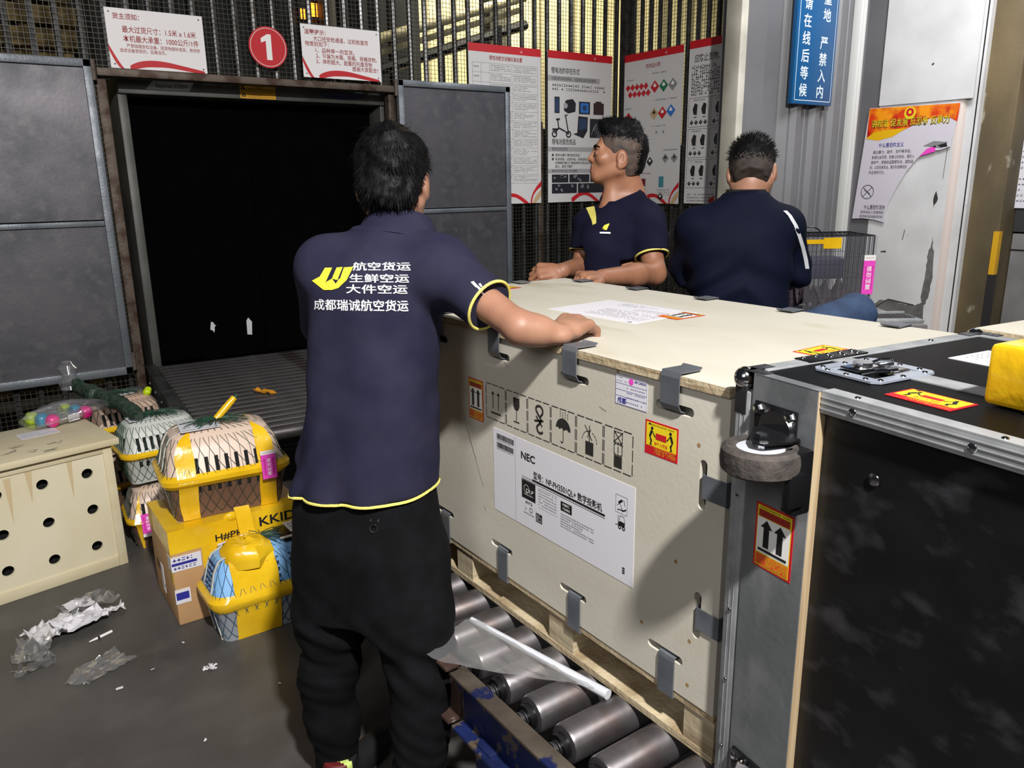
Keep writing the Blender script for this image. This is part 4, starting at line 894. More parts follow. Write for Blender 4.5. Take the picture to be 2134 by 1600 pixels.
MB(PINE, CF).box((0, 0, -.018), (CW - .034, .045, .0), .002).build('bottom_rail', DC); MB(PINE, CF).box((0, .492, -.018), (CW - .034, .522, .0), .002).build('top_rail', DC)
MB(PINE2, G).box((CW - .02, .030, 0), (CW - .004, .40, .522)).box((0, .385, 0), (CW - .02, .40, .522)).build('side_panel', DC)
MB(PINE, G).box((-.02, -.022, .522), (CW + .026, .43, .549), .003).build('lid', DC)
m = mfp.use(flat('wood_stain', (196, 176, 138), .7))
for hx, z0, z1, w_ in ((.158, .33, .49, .010), (.30, .36, .49, .012), (.372, .30, .48, .012)): m.poly([(CW - hx - w_, z1), (CW - hx + w_, z1), (CW - hx + w_ * .5, (z0 + z1) / 2), (CW - hx - .002, z0), (CW - hx - w_ * .6, (z0 + z1) / 2)], -.0055)
m.build('front_panel', DC)
m = MB(INK, G); q = random.Random(11)
for gx, gy in ((.78, .10), (.70, .06), (.62, .10), (.74, .02), (.55, .05), (.66, .16)):
    x, y = gx, gy
    for k in range(9): x2 = gx + q.uniform(-.03, .03); y2 = gy + q.uniform(-.022, .022); m.line(x, y, x2, y2, .0016, .5495); x, y = x2, y2
m.build('marker_scribble', DC)
m = MB(PAPER, G).box((.70, .24, .549), (.84, .33, .5497)).use(INK); MB(PAPER, G); m.M = G; m.fine(.71, .25, .83, .32, 4, .55, fill=.2); m.build('paper_slip', DC)
# three dumbbell toys in a clear bag on that crate
zt = .5493; ax = Vector((.85, .40, 0)).normalized(); pr_ = Vector((-ax.y, ax.x, 0))
CLR = film('clear_tube', (.97, .98, 1, 1), .10, .05, .08)
for k, (nm, cc) in enumerate((('pink', (232, 20, 140)), ('cyan', (20, 150, 190)), ('lime green', (190, 220, 20)))):
    c = Vector((.285, 3.70, zt + .029)) + pr_ * (.058 * k) - ax * .010 * k
    t = thing('pet_toy', 'clear dumbbell pet toy with ' + nm + ' ends in the bag on the drilled crate', 'toy', c - Vector((0, 0, .029)), 0, 'bagged dumbbell toys')
    M_ = frame(c, ax, (0, 0, 1)) @ Matrix.Rotation(R(90), 4, 'Y')
    CM = mat(nm.split()[0] + '_cap', cc, .3, coat=.4)
    MB(CLR, M_).lathe([(.020, -.062), (.022, -.05), (.022, .05), (.020, .062)], 18).build('tube', t)
    for s_ in (-1, 1):
        MB(CM, M_).lathe([(.0005, s_ * .096), (.018, s_ * .094), (.026, s_ * .085), (.0285, s_ * .072), (.026, s_ * .060), (.0215, s_ * .054)], 20).build('end_cap', t)
    if k == 0: m = MB(PAPER, frame(c + ax * .0 - pr_ * .0225, ax, (0, 0, 1))).box((-.018, -.018, 0), (.03, .012, .0008)).use(INK); m.fine(-.014, -.014, .026, .008, 3, .0012, fill=.2); m.build('toy_label', t)
b = thing('plastic_bag', 'clear crinkled plastic bag around the pet toys on the drilled crate', 'bag', (.28, 3.76, zt))
m = MB(FILM); n = 20; rs = []
for i in range(15):
    t_ = i / 14; cc = Vector((.285, 3.755, zt + .002)) + ax * (t_ - .5) * .34; r1 = (.102 * math.sin(math.pi * min(1, .14 + t_ * .8)) ** .5) * (1 if t_ < .85 else .9); h_ = .070 * math.sin(math.pi * (.10 + .8 * t_)) ** .6
    rs.append([cc + pr_ * (r1 * math.cos(2 * math.pi * j / n) + .006 * noise.noise((i * .9, j * .7, 1))) + Vector((0, 0, h_ / 2 + .002 + h_ * .52 * math.sin(2 * math.pi * j / n) + .006 * (1 + noise.noise((i * 1.3, j * 1.1, 5))))) for j in range(n)])
m.rings(rs, cap=False); m.build('bag_film', b)

# ------------------------------------------------------------------ pet carriers
NETG = mat('green_net', (30, 66, 46), .6); NETD = mat('dark_net', (46, 58, 48), .6)
def rrect(hx, hy, r_, n=6):
    return [(x, y) for x, y in slot_r(hx, hy, min(r_, hx, hy), n)]
def slot_r(hx, hy, r_, n):
    o = []
    for sx, sy, a0 in ((1, 1, 0), (-1, 1, 90), (-1, -1, 180), (1, -1, 270)):
        for k in range(n): t_ = R(a0 + 90 * k / (n - 1)); o.append((sx * (hx - r_) + r_ * math.cos(t_), sy * (hy - r_) + r_ * math.sin(t_)))
    return o
def arclen(p, n=48):
    p = [Vector(a) for a in p]; L_ = [(p[(i + 1) % len(p)] - p[i]).length for i in range(len(p))]; T_ = sum(L_); o = []; i = 0; acc = 0.
    k0 = 0.
    for k in range(n):
        d = T_ * k / n
        while acc + L_[i] < d: acc += L_[i]; i += 1
        o.append(p[i].lerp(p[(i + 1) % len(p)], (d - acc) / max(L_[i], 1e-9)))
    return o
def carrier(label, loc, rz, S, top, bot, straps, rim=.045, ramount=1., tape=True, net=NETD, group=None, slots=True, tie=True, bars=True, netfirst=(-.16, .16), pattern='slots'):
    t = thing('pet_carrier', label, 'pet carrier', loc, rz, group); G = Matrix.Translation(Vector(loc)) @ Matrix.Rotation(rz, 4, 'Z')
    S = [(a, b_, r_, z) for a, b_, r_, z in S]; H = S[-1][3]; iz = next(i for i, s_ in enumerate(S) if s_[2] >= 90) if any(s_[2] >= 90 for s_ in S) else None
    zr = S[2][3]
    def sec(z):
        for s0, s1 in zip(S, S[1:]):
            if z <= s1[3] + 1e-9:
                f = (z - s0[3]) / max(1e-9, s1[3] - s0[3]); return [s0[k] + (s1[k] - s0[k]) * f for k in range(3)]
        return list(S[-1][:3])
    lo = [s_ for s_ in S if s_[3] <= zr + 1e-6]; hi = [s_ for s_ in S if s_[3] >= zr - 1e-6]
    ring = lambda a, b_, r_, z, d=0.: [(x, y, z) for x, y in rrect(a + d, b_ + d, r_ + d)]
    mlo = MB(bot, G).rings([ring(*s_) for s_ in lo]); mhi = MB(top, G).rings([ring(*s_) for s_ in hi])
    def yf(z, d): return sec(z)[1] + d
    # air slots on front and left end
    if pattern == 'slots':
        hw = S[2][0] * .62; n = 9
        for za, zb, m in ((zr + .022, zr + .075, mhi), (zr - .050, zr - .024, mlo)):
            m.use(HOLE)
            for k in range(n):
                x = -hw + 2 * hw * k / (n - 1)
                m.rings([[(x - .0065, -yf(z, .0008), z), (x + .0065, -yf(z, .0008), z), (x + .0065, -yf(z, -.003), z), (x - .0065, -yf(z, -.003), z)] for z in (za, (za + zb) / 2, zb)])
            for k in range(6):
                y = -.075 + .03 * k; m.rings([[(-sec(z)[0] - .0008, y - .004, z), (-sec(z)[0] - .0008, y + .004, z), (-sec(z)[0] + .003, y + .004, z), (-sec(z)[0] + .003, y - .004, z)] for z in (za, zb)])
    else:
        m = mhi.use(flat('bone_cutout', (20, 34, 66), .8))
        for x in (.02, .075, .115, .155):
            for k in range(5):
                z = zr + .018 + k * .022
                for dx, dz, w_, h_ in ((0, 0, .004, .010), (-.006, .008, .006, .005), (.006, .008, .006, .005), (-.006, -.008, .006, .005), (.006, -.008, .006, .005)):
                    m.rings([[(x + dx - w_ / 2 * 1.2, -yf(zz, .0008), zz), (x + dx + w_ / 2 * 1.2, -yf(zz, .0008), zz), (x + dx + w_ / 2 * 1.2, -yf(zz, -.003), zz), (x + dx - w_ / 2 * 1.2, -yf(zz, -.003), zz)] for zz in (z + dz - h_ / 2, z + dz + h_ / 2)])
        for k in range(7):
            for j in range(6):
                z = zr + .02 + j * .018; y = -.035 + k * .012; m.rings([[(-sec(z)[0] - .0008, y - .003, zz), (-sec(z)[0] - .0008, y + .003, zz), (-sec(z)[0] + .003, y + .003, zz), (-sec(z)[0] + .003, y - .003, zz)] for zz in (z, z + .010)])
    mlo.build('lower_shell', t); mhi.build('upper_shell', t)
    zs = [S[0][3] + (H - S[0][3]) * i / 16 for i in range(17)]
    if tape:
        a, b_, r_ = sec(zr); m = MB(YT, G); w = .0035
        m.rings([ring(*sec(zr - rim * .55), zr - rim * .55, .004), ring(a, b_, r_, zr - rim * .15, .0055), ring(a, b_, r_, zr + rim * .2, .006), ring(*sec(zr + rim * .55), zr + rim * .55, .004)], cap=False)
        m.build('rim_tape', t)
    for x0, x1 in straps:
        m = MB(YT, G); prof = [(-yf(z, .007 if abs(z - zr) < rim * .6 else .0035), z) for z in zs if z < H - .001] + [(-S[-1][1] - .0, H + .0035), (0, H + .004), (S[-1][1], H + .0035)] + [(yf(z, .004), z) for z in reversed(zs) if z < H - .001]
        def clampx(x, z): a = sec(min(z, H))[0] - .02; return max(-a, min(a, x))
        m.rings([[(clampx(x0, z) + .003 * noise.noise((y * 20, z * 20, 1)), y, z), (clampx((x0 + x1) / 2, z), y * 1.002, z), (clampx(x1, z) + .003 * noise.noise((y * 20, z * 20, 4)), y, z)] for y, z in prof], cap=False, closed=False); m.build('tape_strap', t)
    if bars:
        for y in (-.05, .035):
            m = MB(flat('strap_white', (206, 204, 196), .5), G); m.rings([[(-sec(z)[0] - .0045, y - .005, z), (-sec(z)[0] - .0045, y + .005, z), (-sec(z)[0] - .001, y + .005, z), (-sec(z)[0] - .001, y - .005, z)] for z in zs]); m.build('packing_strap', t)
    # net gathered to the middle of the top
    m = MB(net, G); nl = 34; wd = .0011
    def sp(u, v):
        z = H * v; a, b_, r_ = sec(z); e_ = .0022 + .0035 * (abs(z - zr) < rim * .7); pts = arclen(rrect(a + e_, b_ + e_, r_)); n = len(pts); f = (u % 1) * n; i = int(f); fr = f - i
        p, q_ = pts[i % n], pts[(i + 1) % n]; return Vector((p[0] + (q_[0] - p[0]) * fr, p[1] + (q_[1] - p[1]) * fr, z))
    for k in range(nl):
        for sg in (1, -1):
            pts = []
            for i in range(15):
                v = i / 14; pts.append(sp(k / nl + sg * (v ** .8) * 3.5 / nl, .04 + v * .95))
            e = pts[-1]; pts += [Vector((e.x * .55, e.y * .55, H + .006)), Vector((e.x * .15, e.y * .15, H + .014))]
            m.tube(pts, wd, 4, cap=False)
    m.build('net', t)
    m = MB(NETG, G)
    for k in range(26):
        a = 2 * math.pi * k / 26; l = .05 + .04 * ((k * 7) % 5) / 5; m.tube([(0, 0, H + .016), (l * .5 * math.cos(a) * 1.4, l * .5 * math.sin(a), H + .017), (l * math.cos(a) * 1.6, l * math.sin(a), H + .006)], .0016, 5)
    m.build('net_gather', t)
    if tie:
        d = Vector((.075, .02, .062)); m = MB(YT, G).tube([Vector((0, 0, H + .012)), Vector((0, 0, H + .014)) + d * .5, Vector((0, 0, H + .016)) + d], [.013, .014, .012], 10); m.use(NETG).tube([Vector((0, 0, H + .015)) + d, Vector((.012, .004, H + .025)) + d], [.011, .006], 8); m.build('taped_net_end', t)
    return t, G, sec, H, zr
SB = [(.185, .115, .03, 0), (.208, .146, .04, .138), (.220, .160, .05, .155), (.206, .148, .05, .180), (.186, .118, .055, .262), (.164, .092, .055, .298), (.125, .060, .045, .313)]
BEI = mat('beige_plastic', (214, 190, 172), .42, 0, (206, 182, 164), 4, 3); BRN = mat('brown_plastic', (112, 84, 70), .45); WHP = mat('white_plastic', (196, 198, 192), .4); BLU = mat('pale_blue_plastic', (128, 178, 226), .38); NAV = mat('grey_lower_plastic', (150, 156, 164), .5)
CBZ = .362
t, G, sec, H, zr = carrier('beige pet carrier wrapped in yellow tape and net, on the taped carton', (.688, 2.885, CBZ + .001), R(-5), SB, BEI, BRN, [(-.172, -.108), (.105, .165)], .045)
m = MB(PAPER, G).prism([(-.135, -.085), (.0, -.075), (.012, .055), (-.13, .06)], H + .003, H + .0045); m.use(GREEN).rect(-.128, -.068, .0, -.066, H + .005).rect(-.128, .045, .0, .047, H + .005).use(BLACK)
q = random.Random(4)
for gx, gy in ((-.11, -.03), (-.07, -.01), (-.03, -.03), (-.06, .025), (-.1, .02), (-.02, .015)):
    x, y = gx, gy
    for k in range(6): x2 = gx + q.uniform(-.016, .016); y2 = gy + q.uniform(-.014, .014); m.line(x, y, x2, y2, .0018, H + .005); x, y = x2, y2
m.build('address_paper', t)
def pink_tag(F, parent, w=.048, h=.092, flip=False, name='pink_label'):
    if flip: F = F @ Matrix.Translation((w, h, 0)) @ Matrix.Rotation(math.pi, 4, 'Z')
    m = MB(PINK, F).box((0, 0, 0), (w, h * .86, .0008)).use(WHITE).box((0, h * .86, 0), (w, h, .0008)); m.use(MAG)
    for cx in (.2, .8): arrow_up(m, w * cx, h * .12, h * .72, w * .05, w * .11, .0012)
    m.fine(w * .1, h * .9, w * .9, h * .96, 1, .0012, cs=h * .03)
    m.use(WHITE).text('置倒勿请', 0, 0, 1) if 0 else None
    m.use(WHITE)
    for i, ch in enumerate('请勿倒置'): m.text(ch, w * .5, h * (.60 - i * .155), h * .14, .0012, .01, 'C')
    return m.build(name, parent)
pink_tag(G @ frame((.112, -sec(zr)[1] - .0125, zr - .035), (1, 0, 0), (0, .08, 1)), t, .052, .105)
t, G, sec, H, zr = carrier('pale blue pet carrier with a mass of yellow tape, on the floor before the carton', (.722, 2.592, .001), R(0), [(a * .95, b_ * .74, r_, z * .98) for a, b_, r_, z in SB], BLU, NAV, [(-.135, .02)], .055, tie=False, net=mat('navy_net', (40, 70, 96), .6), pattern='bones')
m = MB(YT, G); m.rings([[(-.062 + (.085 * s_ + .022 * noise.noise((s_ * 9, j * .8, 2))) * math.cos(2 * math.pi * j / 14), -.03 + (.075 * s_ + .022 * noise.noise((s_ * 9, j * .8, 7))) * math.sin(2 * math.pi * j / 14), H + z + .016 * noise.noise((j * .9, s_ * 5, 3))) for j in range(14)] for s_, z in ((1.0, -.05), (1.04, -.02), (1.0, .0), (.86, .018), (.66, .028), (.4, .026), (.15, .034))]); m.build('tape_wad', t)
m = MB(BLKST, G).box((.06, -.075, H), (.17, .05, H + .012), .004); m.build('handle', t); m = MB(flat('strap_white', (206, 204, 196)), G).box((.05, -.07, H + .012), (.185, -.06, H + .016)); m.build('handle_strap', t); m = MB(PAPER, G).box((.1, -.03, H + .012), (.19, .06, H + .0135)).use(BLACK); m.fine(.11, -.02, .18, .05, 3, H + .0142); m.build('address_paper', t)
SS = [(a * .80, b_ * .88, r_, z * .84) for a, b_, r_, z in SB]
PEACH = mat('peach_plastic', (190, 160, 140), .45)
t, G, sec, H, zr = carrier('netted beige carrier with a pink label on the floor behind the drilled crate', (.60, 3.56, .001), R(-4), SS, BEI, BRN, [(-.16, -.12)], .03, tie=False, group=None, bars=False)
pink_tag(G @ frame((-.125, -sec(zr)[1] - .0115, zr - .06), (1, 0, 0), (0, .1, 1)), t, .05, .10, True)
t, G, sec, H, zr = carrier('white netted carrier stacked on the pink-labelled one behind the drilled crate', (.605, 3.60, .285), R(3), SS, WHP, WHP, [], .03, tie=False, bars=False, net=NETG)
m = MB(PAPER, G).box((-.12, -.06, H + .003), (-.02, .03, H + .0045)).use(INK); m.fine(-.11, -.05, -.03, .02, 4, H + .005); m.build('address_paper', t)
t, G, sec, H, zr = carrier('netted carrier on the floor below the scanner post, hidden behind the stack', (.52, 4.08, .001), R(5), SS, BEI, BRN, [], .03, tie=False, bars=False, slots=False)
t, G, sec, H, zr = carrier('peach netted carrier topped with a lime and white bag, nearest the fence', (.535, 4.09, .285), R(8), SS, PEACH, PEACH, [], .03, tie=False, bars=False)
m = MB(PAPER, G).box((-.03, -.05, H + .005), (.06, .03, H + .0065)); m.build('address_paper', t); m = MB(flat('lime', (190, 214, 20), .3), G).ball((.115, -.055, H + .0), .02, 10, (1, 1, .9)).ball((.135, -.01, H + .0), .018, 10, (1, 1, .9)); m.build('lime_tape', t)
nb = thing('net_bundle', 'bundle of dark green net and clear film trailing between the rear carriers', 'net', (.42, 3.75, .55))
DG = mat('dark_green_net', (26, 50, 38), .5, 0, (58, 70, 58), 40, 6, .4, .62, .8, 60)
m = MB(DG); pts = [(.36, 4.12, .62), (.40, 4.02, .585), (.45, 3.92, .575), (.48, 3.82, .572), (.50, 3.72, .566), (.52, 3.64, .56), (.53, 3.54, .55)]
rs = [.022, .038, .034, .040, .030, .036, .02]
P2 = []; R2 = []
for i in range(25):
    f = i / 24 * 6; k = min(5, int(f)); u = f - k; p = Vector(pts[k]).lerp(Vector(pts[k + 1]), u); P2.append(p + Vector((0, 0, .01)) + Vector((noise.noise((i * .8, 0, 0)), noise.noise((0, i * .8, 0)), abs(noise.noise((0, 0, i * .9))))) * .02); R2.append((rs[k] + (rs[k + 1] - rs[k]) * u) * (1 + .35 * noise.noise((i * 1.3, 2, 2))))
m.tube(P2, R2, 12); m.build('net_rope', nb)
m = MB(FILM); m.rings([[Vector((.345, 4.14, .60)) + Vector((r_ * math.cos(2 * math.pi * j / 12) * (1 + .3 * noise.noise((j, i, 0))), r_ * math.sin(2 * math.pi * j / 12), z)) for j in range(12)] for i, (r_, z) in enumerate(((.045, 0), (.05, .03), (.03, .06), (.045, .10), (.02, .13)))]); m.build('film_tuft', nb)

# ------------------------------------------------------------------ taped carton below the beige carrier
CB = thing('carton', 'brown cardboard carton bound with yellow tape under the beige carrier', 'carton', (.7, 2.89, 0))
CARD = mat('cardboard', (186, 146, 102), .78, 0, (174, 134, 92), 5, 5, .35, .65, .03, 80)
x0, x1, y0, y1 = .444, .925, 2.72, 3.06
MB(CARD).box((x0, y0, 0), (x1, y1, CBZ - .002), .006).build('box', CB)
FFc = frame((x0, y0, 0), (1, 0, 0), (0, 0, 1)); FL2 = frame((x0, y1, 0), (0, -1, 0), (0, 0, 1)); w = x1 - x0; d = y1 - y0
m = MB(YT, FFc).box((-.001, CBZ - .085, 0), (w + .001, CBZ - .001, .0012)).box((.105, 0.01, .0005), (.17, CBZ - .08, .0016)); m.M = FL2; m.box((0, CBZ - .085, 0), (d + .001, CBZ - .001, .0012)).box((d - .05, CBZ - .2, .0), (d, CBZ - .08, .001)); m.M = Matrix(); m.box((x0, y0 - .001, CBZ - .002), (x1, y0 + .06, CBZ - .0005)).box((x0 - .001, y0, CBZ - .002), (x0 + .05, y1, CBZ - .0006)); m.build('yellow_tape', CB)
m = MB(PAPER, FFc).box((-.0015, .21, .0), (.10, .265, .0018)); m.M = FL2; m.box((d - .05, .21, 0), (d + .0015, .265, .0018)); m.M = FFc; m.build('corner_tape', CB)
MB(PAPER, FFc).box((-.0015, .085, 0), (.05, .14, .0018)).build('corner_tape', CB); MB(PAPER, FL2).box((.12, .05, 0), (.16, .16, .0016)).build('shipping_label', CB)
m = MB(PAPER, FFc).box((.16, .245, 0), (.30, .275, .0018))
m.use(BLUEP).box((.0, .232, .001), (.085, .242, .0022)).fine(.005, .215, .08, .23, 1, .0024, cs=.012).fine(.005, .245, .07, .262, 1, .0024, cs=.014).box((.002, .10, .001), (.045, .128, .0022)).box((.165, .248, .001), (.235, .257, .0022)).fine(.18, .26, .29, .273, 1, .0024, cs=.012); m.build('white_tape', CB)
m = MB(BLACK, FFc).text('KKID', .315, .30, .05, .0022, .02, w=.135).text('H#PH', .155, .285, .036, .0022, .02, w=.10); m.M = FL2; m.text('FH', .05, .12, .05, .0015, .02).text('L', .14, .08, .06, .0015, .02); m.build('carton_printing', CB)
m = MB(YT, FFc)
m.rings([[(.255 + .02 * t_ + s_ * .026, CBZ - .01 - .15 * t_ + (.045 * (1 - t_) if t_ < .15 else 0), .004 + .035 * math.sin(2.6 * t_) + .004 * s_) for s_ in (-1, 0, 1)] for t_ in [i / 8 for i in range(9)]], cap=False, closed=False); m.build('loose_tape', CB)
m = MB(YT).ball((.655, 2.735, CBZ + .006), .022, 10, (1.3, .7, 1.0)).poly([(0, 0), (.01, 0), (0, .01)], -.0) if 0 else MB(YT).ball((.665, 2.727, CBZ - .001), .022, 10, (1.4, .55, .9)); m.build('tape_knot', CB)

# ------------------------------------------------------------------ litter on the floor
def litter(name, label, cat, loc, group=None): return thing(name, label, cat, loc, 0, group)
WP = mat('white_wrapper', (206, 204, 206), .5)
t = litter('crumpled_paper', 'larger crumpled white label paper on the floor by the drilled crate', 'paper', (.11, 2.94, 0))
m = MB(WP); crumple(m, (.075, 2.955, 0), .17, .13, .035, 12, 3, .5); m.build('paper', t); m = MB(PAPER); crumple(m, (.155, 2.93, .015), .16, .10, .03, 10, 9, .25); m.use(INK); m.build('paper', t)
t = litter('crumpled_paper', 'narrow torn white strip beside the crumpled paper, nearer the carton', 'paper', (.235, 2.97, 0)); m = MB(WP); crumple(m, (.24, 2.965, 0), .14, .045, .03, 10, 15, .12); m.build('paper', t)
t = litter('plastic_scrap', 'clear film with a printed slip behind the crumpled paper', 'plastic scrap', (.19, 3.05, 0)); m = MB(FILMH); crumple(m, (.20, 3.055, 0), .18, .10, .05, 12, 21, .3); m.build('film', t); m = MB(PAPER); crumple(m, (.165, 3.04, .03), .09, .07, .012, 6, 4, .2); m.build('slip', t)
t = litter('plastic_scrap', 'twisted clear film left of the crumpled paper', 'plastic scrap', (.0, 2.82, 0)); m = MB(FILMH); crumple(m, (.0, 2.84, 0), .10, .15, .04, 12, 33, -.3); m.build('film', t)
t = litter('plastic_scrap', 'small curled clear film nearest the left frame edge', 'plastic scrap', (-.01, 2.74, 0)); m = MB(FILM); crumple(m, (.0, 2.735, 0), .12, .05, .03, 10, 38, .2); m.build('film', t)
t = litter('plastic_scrap', 'flat clear plastic sleeve alone on the open floor', 'plastic scrap', (.17, 2.6, 0)); m = MB(FILMH); crumple(m, (.17, 2.605, 0), .17, .11, .02, 12, 44, .55); m.build('film', t)
t = litter('pen_knife', 'small white stick with a dark collar on the floor', 'stick', (.2, 2.81, 0)); m = MB(WHITE).tube([(.165, 2.795, .005), (.195, 2.805, .005), (.24, 2.822, .005)], [.002, .005, .005], 8).use(BLACK).cyl((.192, 2.804, .005), (.199, 2.8065, .005), .0055, n=8); m.build('stick', t)
t = litter('paper_shreds', 'little heap of white paper shreds on the floor before the blue carrier', 'shreds', (.465, 2.4, 0)); m = MB(WP)
for k in range(14): a = rnd.uniform(0, 6.3); r_ = rnd.uniform(0, .022); crumple(m, (.467 + r_ * math.cos(a), 2.398 + r_ * math.sin(a), 0), .014, .006, .008, 3, k, a)
o = m.build('shreds', t); o['kind'] = 'stuff'
for k, (x, y, s_) in enumerate(((.205, 2.455, .010), (.36, 2.05, .006), (.43, 2.60, .006), (.31, 2.50, .005), (.12, 2.55, .005), (.62, 2.18, .006))):
    o = MB(WP); crumple(o, (x, y, 0), s_ * 2, s_, .004, 4, 60 + k, k); tag(o.build('paper_crumb', origin=(x, y, 0)), 'tiny white paper crumb on the open floor', 'crumb', 'paper crumbs scattered on the floor')
# clear folder with a white slide bar on the near rollers
t = thing('document_sleeve', 'clear plastic sleeve with a white slide bar lying on the near rollers', 'sleeve', (.88, 1.2, .5))
bar0, bar1 = Vector((.872, 1.425, .505)), Vector((.945, 1.02, .505)); bd = (bar1 - bar0).normalized(); bp_ = Vector((-bd.y, bd.x, 0))
MB(mat('slide_bar', (196, 198, 204), .35)).tube([bar0, bar0.lerp(bar1, .5), bar1], [.007, .009, .011], 10).build('slide_bar', t)
m = MB(FILMH); n = 12
L_ = (bar1 - bar0).length
vs = []
for i in range(n + 1):
    for j in range(9):
        u = i / n; v = j / 8; wdt = .17 * min(1, 1.25 - u * 1.2) ** .8 if u < 1 else .02
        p = bar0 + bd * (u * L_ * (1 - .15 * v)) - bp_ * (v * max(.02, wdt)) + Vector((0, 0, .004 + .012 * abs(noise.noise((u * 5, v * 4, 3)))))
        vs.append(p)
m.add(vs, [(i * 9 + j, i * 9 + j + 1, (i + 1) * 9 + j + 1, (i + 1) * 9 + j) for i in range(n) for j in range(8)]); m.build('clear_sleeve', t)
# ------------------------------------------------------------------ sculpting: smooth-blended solids meshed on a grid
FWD = Vector((math.sin(YAW), math.cos(YAW), 0)); RGT = Vector((math.cos(YAW), -math.sin(YAW), 0)); UP = Vector((0, 0, 1))
def at(px, py, s):
    """photo pixel + ground distance in front of the viewpoint -> room point (metres)"""
    d = _f + _r2 * ((px - 1067) / 1622.7) - _u2 * ((py - 800) / 1622.7)
    return Vector((0, 0, CAM_H)) + d * (s / d.dot(FWD))
class Sculpt:
    def __init__(s, lo, hi, h):
        s.o = np.array(lo, float); s.h = h; s.n = [int(math.ceil((hi[i] - lo[i]) / h)) + 1 for i in range(3)]
        s.D = np.full(s.n, .5, np.float32)
    def _sub(s, lo, hi):
        a = [max(0, int((lo[i] - s.o[i]) / s.h) - 1) for i in range(3)]; b = [min(s.n[i], int((hi[i] - s.o[i]) / s.h) + 2) for i in range(3)]
        if any(a[i] >= b[i] for i in range(3)): return None, None
        sl = tuple(slice(a[i], b[i]) for i in range(3))
        P = np.stack(np.meshgrid(*[(s.o[i] + s.h * np.arange(a[i], b[i])) for i in range(3)], indexing='ij'), -1).astype(np.float32)
        return sl, P
    def _mix(s, sl, d, k, op):
        A = s.D[sl]; d = d.astype(np.float32)
        if op == 'sub':
            d = -d; hh = np.clip(.5 - .5 * (A - d) / k, 0, 1); s.D[sl] = A + (d - A) * hh + k * hh * (1 - hh)
        else:
            hh = np.clip(.5 + .5 * (A - d) / k, 0, 1); s.D[sl] = A + (d - A) * hh - k * hh * (1 - hh)
    def rc(s, a, b, r1, r2=None, k=.012, flat=None, op='add'):
        a = np.array(a, float); b = np.array(b, float); r2 = r1 if r2 is None else r2; m = max(r1, r2) + k + .02
        if flat: m *= 1
        sl, P = s._sub(np.minimum(a, b) - m, np.maximum(a, b) + m)
        if sl is None: return s
        ba = b - a; h = np.clip(((P - a) @ ba) / max(1e-9, ba @ ba), 0, 1); v = P - a - h[..., None] * ba; r_ = r1 + (r2 - r1) * h
        if flat is not None:
            n = np.array(flat[0], float); v = v + n * ((v @ n) * (1 / flat[1] - 1))[..., None]
        s._mix(sl, np.linalg.norm(v, axis=-1) - r_, k, op); return s
    def el(s, c, r_, ax=None, k=.012, op='add'):
        c = np.array(c, float); r_ = np.array(r_, float); m = r_.max() + k + .02; sl, P = s._sub(c - m, c + m)
        if sl is None: return s
        q = P - c
        if ax is not None: q = q @ np.array([list(a) for a in ax], float).T
        k0 = np.linalg.norm(q / r_, axis=-1); k1 = np.linalg.norm(q / (r_ * r_), axis=-1); s._mix(sl, k0 * (k0 - 1) / np.maximum(k1, 1e-6), k, op); return s
    def stack(s, rows, X, Y, k=.02, e=2.4):
        """rows: (centre, half width, half depth) bottom to top, width along X, depth along Y"""
        Z = np.array([r_[0][2] for r_ in rows]); C = np.array([list(r_[0]) for r_ in rows]); a = np.array([r_[1] for r_ in rows]); b = np.array([r_[2] for r_ in rows]); m = max(a.max(), b.max()) + k + .02
        sl, P = s._sub(C.min(0) - [m, m, k + .02], C.max(0) + [m, m, k + .02]); zz = P[..., 2]
        zi = np.linspace(Z[0], Z[-1], 80); w = np.exp(-.5 * (np.arange(-6, 7) / 2.6) ** 2); w /= w.sum()
        sm = lambda v: np.convolve(np.pad(np.interp(zi, Z, v), 6, mode='edge'), w, 'valid')
        I = lambda v: np.interp(zz, zi, sm(v))
        qx = P[..., 0] - I(C[:, 0]); qy = P[..., 1] - I(C[:, 1]); x = np.abs(qx * X[0] + qy * X[1]); y = np.abs(qx * Y[0] + qy * Y[1]); A = I(a); B = I(b)
        d = (((x / A) ** e + (y / B) ** e) ** (1 / e) - 1) * np.minimum(A, B); d = np.maximum(d, np.maximum(zz - Z[-1], Z[0] - zz))
        s._mix(sl, d, k, 'add'); return s
    def cut(s, p, n):
        p = np.array(p, float); n = np.array(n, float); n /= np.linalg.norm(n)
        g = [s.o[i] + s.h * np.arange(s.n[i]) for i in range(3)]
        d = (g[0][:, None, None] - p[0]) * n[0] + (g[1][None, :, None] - p[1]) * n[1] + (g[2][None, None, :] - p[2]) * n[2]
        s.D = np.maximum(s.D, d.astype(np.float32)); return s
    def cutlocal(s, p, n, rad):
        p = np.array(p, float); n = np.array(n, float); n /= np.linalg.norm(n); sl, P = s._sub(p - rad, p + rad)
        q = P - p; d = q @ n; ok = np.linalg.norm(q, axis=-1) < rad; A = s.D[sl]; s.D[sl] = np.where(ok, np.maximum(A, d), A); return s
    def disp(s, fn, lo, hi):
        sl, P = s._sub(lo, hi); A = s.D[sl]; near = np.abs(A) < .03
        if near.any(): A[near] += fn(P[near]).astype(np.float32)
        return s
